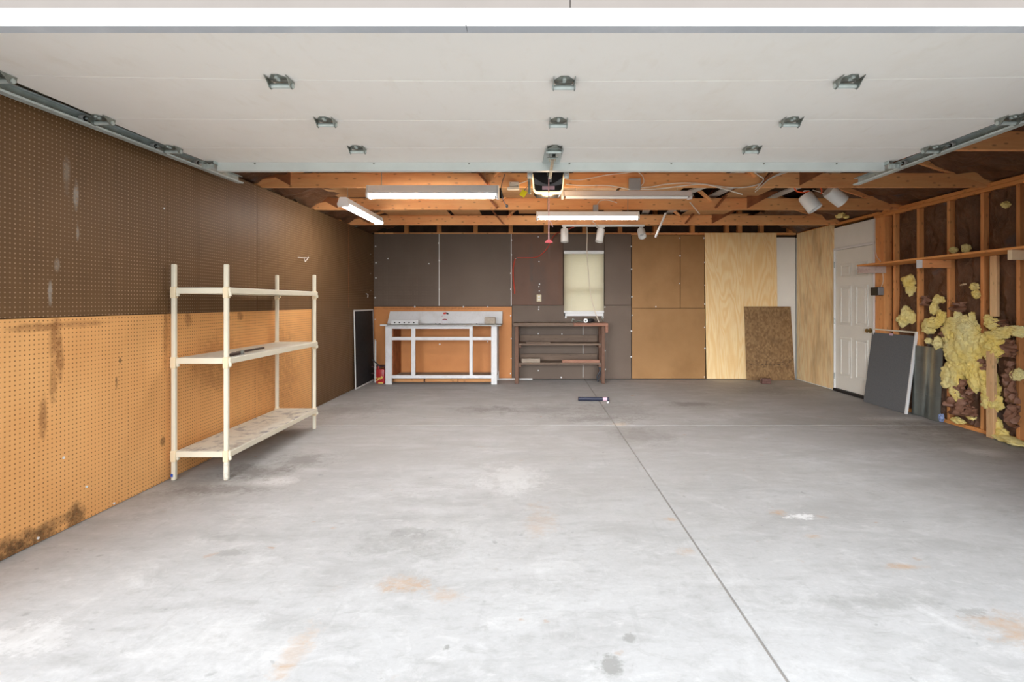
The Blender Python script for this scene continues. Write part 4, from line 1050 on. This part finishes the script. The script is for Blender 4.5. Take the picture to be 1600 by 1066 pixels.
# ------------------------------------------------------------------ white workbench
wb2 = thing('white_workbench', 'long white painted workbench with an open frame front against the orange hardboard', 'workbench', (-1.42, 8.25, 0))
Yf = 8.02; Yr = 8.54
zt = PZw(507.5, Yf); z_top0 = zt - .022
xl, xr = PXw(595, Yf), PXw(782.5, Yf)
M['topgrey'] = worn('bench_top_grey', (0.36, 0.36, 0.35), (0.10, 0.10, 0.10), .6, .5)
box('tabletop', M['topgrey'], wb2, xl, xr, Yf - .04, Yr + .01, z_top0, zt, .003)
box('top_edge_strip', M['white'], wb2, xl, PXw(605, Yf), Yf - .043, Yf - .03, z_top0 + .002, zt + .006, .002)
LX = [(PXw(602, Yf), PXw(612, Yf)), (PXw(767.5, Yf), PXw(776.5, Yf))]
for (a, b) in LX:
    box('leg', M['white'], wb2, a, b, Yf, Yf + .045, .003, z_top0, .003)
    box('leg', M['white'], wb2, a, b, Yr - .06, Yr - .01, .003, z_top0, .003)
xa, xb = LX[0][1], LX[1][0]
xm1, xm2 = (PXw(642.5, Yf), PXw(648.5, Yf)), (PXw(733.5, Yf), PXw(738.5, Yf))
box('rail', M['white'], wb2, xa, xm2[1], Yf + .003, Yf + .04, PZw(514, Yf), z_top0, .002, label='white top rail ending at an upright')
box('rail', M['white'], wb2, xa, xb, Yf + .005, Yf + .04, PZw(531.8, Yf), PZw(526.8, Yf), .002)
box('rail', M['white'], wb2, xa, xb, Yf + .002, Yf + .04, PZw(591.5, Yf), PZw(586.5, Yf), .002)
for (a, b) in (xm1, xm2): box('upright', M['white'], wb2, a, b, Yf + .001, Yf + .04, PZw(587, Yf), PZw(513.5, Yf), .002)
box('rail', M['white'], wb2, xa - .02, xa - .002, Yf + .05, Yr - .06, PZw(531.8, Yf), PZw(526.8, Yf), .002)
box('side_panel', M['white'], wb2, LX[1][1] - .012, LX[1][1], Yf + .046, Yr - .06, .16, z_top0 - .005, .002)
box('side_panel', M['gusset'], wb2, LX[0][1] + .001, LX[0][1] + .010, Yf + .042, Yr - .005, .12, z_top0 - .005, .001, label='brown inner side panel')
M['greyply'] = worn('dusty_grey_board', (0.30, 0.25, 0.20), (0.16, 0.13, 0.11), .6, .8)
box('lower_shelf', M['greyply'], wb2, LX[0][0] + .03, LX[1][1] - .015, Yf + .042, Yr, PZw(591, Yf), PZw(589, Yf), .002)
bs0, bs1 = PXw(608, 8.48), PXw(784, 8.52)
MB().hexa([(bs0 - .02, 8.44, zt), (bs1, 8.44, zt), (bs1, 8.46, zt), (bs0 - .02, 8.46, zt), (bs0, 8.53, PZw(486.5, 8.53)), (bs1, 8.53, PZw(486.5, 8.53)), (bs1, 8.55, PZw(486.5, 8.53)), (bs0, 8.55, PZw(486.5, 8.53))]).build('backsplash', M['white'], wb2, .003)
MB().prism([(8.40, zt), (8.55, zt), (8.55, PZw(486, 8.5)), (8.52, PZw(486, 8.5))], 'x', bs1, bs1 + .014).build('backsplash_end', M['white'], wb2, .002)
# printed emblem on the backsplash: a red and black swash over a red arc
def on_splash(px, py):
    z = PZw(py, 8.48); k = (z - zt) / (PZw(486.5, 8.53) - zt); y = 8.44 + .09 * k
    return Vector((PXw(px, y), y - .003, PZw(py, y)))
M['redink'] = plain('red_ink', (0.66, 0.045, 0.03), .5); M['darkred'] = plain('dark_red_ink', (0.30, 0.03, 0.05), .5); M['blackink'] = plain('black_ink', (0.03, 0.045, 0.045), .5)
def flat_poly(pts, m, name):
    b = MB(); A = [b.bm.verts.new(on_splash(*p)) for p in pts]; B = [b.bm.verts.new(on_splash(*p) + Vector((0, .0028, 0))) for p in pts]
    n = len(pts); b._q(A); b._q(B[::-1])
    for k in range(n): b._q([A[k], B[k], B[(k + 1) % n], A[(k + 1) % n]])
    return b.build(name, M[m], wb2)
flat_poly([(692, 490), (693, 488.6), (696, 488), (698, 488.5), (696.5, 491), (694, 491.4)], 'redink', 'emblem_red')
flat_poly([(696, 488.2), (699, 488.4), (701.5, 490.5), (700, 491.6), (697, 490.6)], 'blackink', 'emblem_black')
flat_poly([(688.6, 495.2), (690, 494), (693, 493), (692, 494.4), (690, 495.4)], 'pinklab', 'emblem_tail')
flat_poly([(690.5, 500.5), (692, 498.9), (695, 498.4), (698, 498.9), (699.3, 500.5), (697, 500), (694, 499.9)], 'darkred', 'emblem_arc')
ps = thing('socket_strip', 'white strip with five black holes lying on the white bench', 'strip', (PXw(632, 8.15), 8.15, zt))
a, b = PXw(611, 8.12), PXw(654, 8.12)
box('strip_body', M['white'], ps, a, b, 8.11, 8.16, zt, PZw(500.5, 8.11), .008, seg=2)
for k in range(5):
    x = PXw(617 + 7.5 * k, 8.12)
    MB().cyl((x, 8.106, zt + .030), (x, 8.111, zt + .030), .012, 10).build('socket', M['black'], ps)
sp_ = thing('beige_block', 'beige rounded block standing on the white bench by its end', 'block', (PXw(766, 8.2), 8.2, zt))
M['beige'] = plain('beige_foam', (0.42, 0.36, 0.30), .9, var=.12, nscale=25, bump=.4)
MB().box(PXw(757, 8.2), PXw(774.5, 8.2), 8.16, 8.24, zt, PZw(495.5, 8.2)).build('block_body', M['beige'], sp_, .02, 3, smooth=True)
for i, (px, w) in enumerate(((681, 3), (687, 5), (745, 3))):
    o = MB().blob((PXw(px, 8.1), 8.1, zt + .008), (.005 * w, .02, .011), .3, 2, 2, i).build('metal_scrap', M['black']); tag(o, ['tiny dark scrap on the white bench top near the emblem', 'small flat black scrap lying under the red emblem on the white bench', 'tiny dark scrap on the white bench top near the beige block'][i], 'scrap')
for i, (x0, x1, y0, y1) in enumerate(((612, 662, 8.30, 8.42), (664, 715, 8.31, 8.44), (716, 768, 8.30, 8.42))):
    pb = MB().box(PXw(x0, 8.3), PXw(x1, 8.3), y0, y1, .002, .055).build('floor_plank', M['fir_x'], None, .003); tag(pb, ['brown pine plank on the floor under the wickless end of the white bench by the red jug', 'brown pine plank on the floor under the middle of the white bench', 'brown pine plank on the floor under the white bench end nearest the window'][i].replace('wickless ', ''), 'plank')

# ------------------------------------------------------------------ brown workbench
M['oldwood'] = lumber('old_brown_wood', (0.19, 0.135, 0.10), (0.11, 0.078, 0.06), 'x', .4, .7)
M['oldwood_z'] = lumber('old_brown_legs', (0.17, 0.095, 0.065), (0.11, 0.06, 0.042), 'z', .4, .7)
M['redwood'] = lumber('reddish_plank', (0.30, 0.15, 0.10), (0.22, 0.10, 0.065), 'x', .3, .6)
bb2 = thing('brown_workbench', 'low dark brown wooden workbench with two shelves below the small window', 'workbench', (.53, 8.3, 0))
Yf2 = 8.10
t0, t1 = PZw(510, Yf2), PZw(504.8, Yf2)
box('tabletop', M['oldwood'], bb2, PXw(802, Yf2), PXw(896, Yf2), Yf2 - .03, 8.55, t0, t1, .004)
box('tabletop', M['redwood'], bb2, PXw(896.3, Yf2), PXw(950, Yf2), Yf2 - .03, 8.55, t0, t1 - .003, .004, label='reddish end of the top')
box('end_block', M['redwood'], bb2, PXw(945.5, Yf2), PXw(950, Yf2), Yf2 - .028, Yf2 + .20, PZw(520, Yf2), t0, .003)
for a, b in ((804.5, 810), (940.2, 945.2)):
    for y in (Yf2, 8.46): box('leg', M['oldwood_z'], bb2, PXw(a, Yf2), PXw(b, Yf2), y, y + .085, .003, t0, .004)
for p0, p1 in ((537, 540), (567.5, 570.5)):
    z0, z1 = PZw(p1, Yf2), PZw(p0, Yf2)
    s_ = box('shelf_board', M['oldwood'], bb2, PXw(810.2, Yf2), PXw(940, Yf2), Yf2 + .03, 8.50, z0, z1, .003)
    box('shelf_back_board', M['oldwood'], s_, PXw(812, Yf2), PXw(938, Yf2), 8.47, 8.495, z1, z1 + .11, .003)
    for a in (810.2, 936): box('cleat', M['oldwood_z'], s_, PXw(a, Yf2), PXw(a + 4, Yf2), Yf2 + .04, 8.46, z0 - .04, z0, .002)
zs = PZw(567.5, Yf2)
o = box('wood_block', M['greyply'], None, PXw(815, 8.2), PXw(844, 8.2), 8.15, 8.26, zs, zs + .065, .004); tag(o, 'dusty grey wood block on the lower shelf of the brown bench', 'block')
o = box('red_plank', M['redwood'], None, PXw(878, 8.15), PXw(937, 8.15), 8.14, 8.18, zs, zs + .045, .004); tag(o, 'reddish bare plank lying on the lower shelf of the brown bench', 'plank')
z = PZw(537, Yf2)
o = box('dark_strip', M['oldwood'], None, PXw(822, 8.2), PXw(860, 8.2), 8.16, 8.20, z, z + .02, .002); tag(o, 'dark stick lying on the upper shelf of the brown bench', 'stick')
tr_ = thing('tape_roll', 'white tape roll standing among dark clutter on the brown bench', 'tape', (PXw(915, 8.2), 8.2, t1))
MB().lathe((PXw(915, 8.2), 8.17, t1 + .034), (0, 1, 0), [(0, .016), (0, .034), (.04, .034), (.04, .016)], 20, False, False).lathe((PXw(915, 8.2), 8.17, t1 + .034), (0, 1, 0), [(0, .016), (.04, .016)], 20, False, False).build('tape_ring', M['white_clean'], tr_, smooth=True)
MB().lathe((PXw(915, 8.2), 8.168, t1 + .034), (0, 1, 0), [(0, .010), (0, .017), (.044, .017), (.044, .010)], 16, False, False).build('tape_core', M['galv_dark'], tr_)
o = MB().tube([(PXw(894, 8.2), 8.2, t1 + .012), (PXw(895, 8.2), 8.2, t1 + .06), (PXw(899, 8.2), 8.18, t1 + .03), (PXw(897, 8.2), 8.15, t1 + .01), (PXw(905, 8.2), 8.18, t1 + .028), (PXw(911, 8.2), 8.2, t1 + .012)], .010, 6).build('coiled_strap', M['galv_dark']); tag(o, 'tangled grey metal strap on the brown bench beside the tape roll', 'strap')
o = MB().blob((PXw(922, 8.2), 8.24, t1 + .032), (.075, .05, .035), .35, 2, 3, 9).build('black_cloth', M['black'], smooth=True); tag(o, 'crumpled black cloth behind the tape roll on the brown bench', 'cloth')
o = MB().tube([(PXw(939, 8.3), 8.3, t1 + .008), (PXw(940.5, 8.3), 8.3, t1 + .10), (PXw(943, 8.3), 8.3, t1 + .02)], .007, 6).build('bent_wire', M['galv_dark']); tag(o, 'bent wire standing at the end of the brown bench beside the tan cord', 'wire')
o = MB().tube([(PXw(936, 8.2), 8.26, .02), (PXw(933, 8.2), 8.2, .10), (PXw(938, 8.2), 8.18, .22), (PXw(935, 8.2), 8.2, .30), (PXw(938, 8.2), 8.21, .15), (PXw(933.5, 8.2), 8.22, .02)], .012, 6).build('cable_tangle', M['dkcord']); tag(o, 'dark cable tangle on the floor beside the leg of the brown bench', 'cable')

# ------------------------------------------------------------------ on the floor
fl_ = thing('dark_bar', 'navy cylindrical bar with a pink label and white tip lying on the floor', 'bar', P(928, 629, 6.70))
M['navy'] = plain('navy_paint', (0.018, 0.022, 0.045), .4); zf = .028
MB().cyl((PXw(903.5, 6.70), 6.72, zf), (PXw(942, 6.70), 6.70, zf), .025, 14).build('bar_body', M['navy'], fl_, .004, smooth=True)
MB().cyl((PXw(942, 6.70), 6.70, zf), (PXw(948.5, 6.70), 6.695, zf), .0255, 14).build('bar_label', M['pinklab'], fl_)
MB().cyl((PXw(948.5, 6.70), 6.695, zf), (PXw(952, 6.70), 6.69, zf), .024, 14).build('bar_end', M['navy'], fl_, .004)
o = MB().cyl(P(948, 629.5, 6.56), P(950, 629.5, 6.56) + Vector((.01, 0, 0)), .012, 8).build('bottle_stopper', M['white_clean']); o.location.z = .0125 - P(948, 629.5, 6.56).z; tag(o, 'tiny white cap on the floor beside the navy bar', 'cap')
br = thing('brick', 'small brown brick on the floor in front of the chipboard sheet', 'brick', P(1197, 600, 8.12))
M['brick'] = plain('brown_brick', (0.16, 0.085, 0.07), .9, var=.25, nscale=30, bump=.5)
xa, xb = PXw(1190.5, 8.1), PXw(1204, 8.1)
MB().box(xa, xb, 8.08, 8.16, .003, .045).build('brick_body', M['brick'], br, .006)
MB().box(xa, xb, 8.08, 8.10, .045, .088).box(xa, xb, 8.14, 8.16, .045, .088).box(xb - .02, xb, 8.10, 8.14, .045, .088).build('brick_rim', M['brick'], br, .004)

def osb():
    t = NT('chipboard_flakes'); p = t.pos()
    v = t.n('ShaderNodeTexVoronoi'); t.inp(v.inputs['Vector'], t.vmath('ADD', t.scale(p, (1.6, 1, 1)), t.scale(t.n('ShaderNodeTexNoise').outputs['Color'], .0))); v.inputs['Scale'].default_value = 26
    r = t.sep(v.outputs['Color'])[0]
    c = t.mix(t.ramp(r, 0, 1), (0.34, 0.215, 0.105), (0.20, 0.115, 0.055))
    n = t.noise(p, 5, 6, .6)
    c = t.mix(t.ramp(n, .5, .75, 0, .6), c, (0.12, 0.07, 0.04))
    s = t.sep(p)
    lines = t.math('MULTIPLY', t.ramp(t.math('ABSOLUTE', t.math('SUBTRACT', s[2], .27)), .02, .09, 1, 0), t.ramp(t.noise(t.scale(p, (9, 1, 16)), 2.0, 3), .5, .62))
    c = t.mix(t.math('MULTIPLY', lines, .7), c, (0.05, 0.035, 0.03))
    return t.out(c, .8, 0, .2)
M['osb'] = osb()
zt_ = PZw(479, 8.54); xa, xb = PXw(1165.5, 8.5), PXw(1240.5, 8.5)
o = MB().hexa([(xa, 8.46, .003), (xb, 8.46, .003), (xb, 8.474, .003), (xa, 8.474, .003), (xa - .01, 8.545, zt_), (xb - .03, 8.545, zt_), (xb - .03, 8.558, zt_), (xa - .01, 8.558, zt_)]).build('chipboard_sheet', M['osb'], None, .003)
tag(o, 'half height chipboard sheet leaning on the pale plywood in the corner', 'board')

# ------------------------------------------------------------------ grey panel and metal sheet leaning on the studs
M['greyfelt'] = plain('grey_panel_felt', (0.135, 0.142, 0.150), .75, var=.12, nscale=90)
gp = thing('grey_panel', 'dark grey framed panel leaning on the studs beside the entry door', 'panel', (4.38, 6.28, 0))
def lean(u, v, off=0.0):   # u along the wall (0 near the lens .. 1 far), v up the panel
    y = 5.90 + .765 * u
    return Vector((4.345 + .125 * v + off, y, .004 + .96 * v))
def slab_uv(u0, u1, v0, v1, o0, o1): return [lean(u0, v0, o0), lean(u0, v0, o1), lean(u1, v0, o1), lean(u1, v0, o0), lean(u0, v1, o0), lean(u0, v1, o1), lean(u1, v1, o1), lean(u1, v1, o0)]
MB().hexa(slab_uv(.03, 1.0, 0.0, .945, 0, .012)).build('panel_sheet', M['greyfelt'], gp, .001)
MB().hexa(slab_uv(0.0, .03, 0.0, 1.0, -.008, .020)).build('frame_stile', M['white_clean'], gp, .002)
MB().hexa(slab_uv(.97, 1.0, .945, 1.0, -.004, .016)).build('frame_stile', M['cream'], gp, .002)
MB().hexa(slab_uv(0.03, .97, .982, 1.0, -.006, .018)).build('frame_rail', M['cream'], gp, .002)
MB().hexa(slab_uv(.50, .58, .925, .955, -.004, .004)).build('frame_clip', M['pinklab'], gp, .001)
ms = thing('metal_sheet', 'galvanised metal sheet leaning on the studs behind the dark grey panel', 'sheet', (4.44, 5.78, 0))
M['sheet'] = plain('dull_galvanised_sheet', (0.30, 0.33, 0.31), .28, .85, .5, var=.18, nscale=4)
m = MB(); rows = []
for k in range(13):
    u = k / 12; y = 5.51 + .40 * u
    x0_ = 4.425 - .018 * math.sin(u * math.pi * 2.2); x1_ = 4.458 - .018 * math.sin(u * math.pi * 2.2)
    rows.append([m.bm.verts.new(p) for p in ((x0_, y, .004), (x0_ + .003, y, .004), (x1_ + .003, y, .805), (x1_, y, .805))])
m.loft(rows); m.build('sheet_face', M['sheet'], ms, smooth=True)
for z in (.26, .62):
    m = MB(); rows = []
    for k in range(13):
        u = k / 12; y = 5.51 + .40 * u; x = 4.425 + .033 * z / .8 - .018 * math.sin(u * math.pi * 2.2)
        rows.append([m.bm.verts.new(p) for p in ((x - .004, y, z), (x, y, z), (x, y, z + .006), (x - .004, y, z + .006))])
    m.loft(rows); m.build('folded_seam', M['sheet'], ms)
# ------------------------------------------------------------------ shelf plank on the torn wall
sh = thing('wall_shelf', 'long pine plank shelf on cleats across the torn insulation wall', 'shelf', (4.30, 5.0, 1.76))
box('shelf_board', M['fir_y'], sh, 4.125, 4.478, 3.5, 6.46, 1.762, 1.783, .003)
M['pinkpaint'] = worn('pink_white_painted_wood', (0.62, 0.50, 0.44), (0.30, 0.13, 0.10), .7, .6, 9.0)
M['palecut'] = plain('pale_cut_pine', (0.72, 0.55, 0.36), .6)
for y, m in ((6.42, 'pinkpaint'), (5.42, 'fir_x'), (4.38, 'palecut')):
    c_ = box('cleat', M[m], sh, 4.135, 4.476, y, y + .04, 1.675, 1.7615, .003)
    if m == 'fir_x': box('cleat_end', M['white'], c_, 4.130, 4.165, y - .003, y + .043, 1.674, 1.7612, .002)
o = MB().bar((4.42, 5.235, 1.70), (4.44, 5.30, 1.69), .03, .012).build('wood_chip', M['palecut'], wr)
o.location = (.04, 0, -.205)
fi = thing('fibreglass_heap', 'clump of yellow fibreglass fallen on the floor below the torn bay', 'insulation', (4.40, 4.70, 0))
for i, (x, y, rx, ry, rz, zc) in enumerate(((4.42, 4.72, .06, .13, .035, .035), (4.40, 4.62, .07, .09, .03, .03), (4.44, 4.80, .04, .06, .05, .07), (4.45, 4.86, .035, .05, .07, .13))):
    MB().blob((x, y, zc), (rx, ry, rz), .35, 4, 3, 40 + i).build('tuft', M['fibre'], fi, smooth=True)
o = MB().blob((4.43, 5.50, .055), (.02, .035, .045), .35, 3, 3, 70).build('plastic_scrap', plain('blue_white_scrap', (.25, .32, .55), .5, var=.6, nscale=60), smooth=True); tag(o, 'small blue and white scrap on the floor at the edge of the metal sheet', 'scrap')
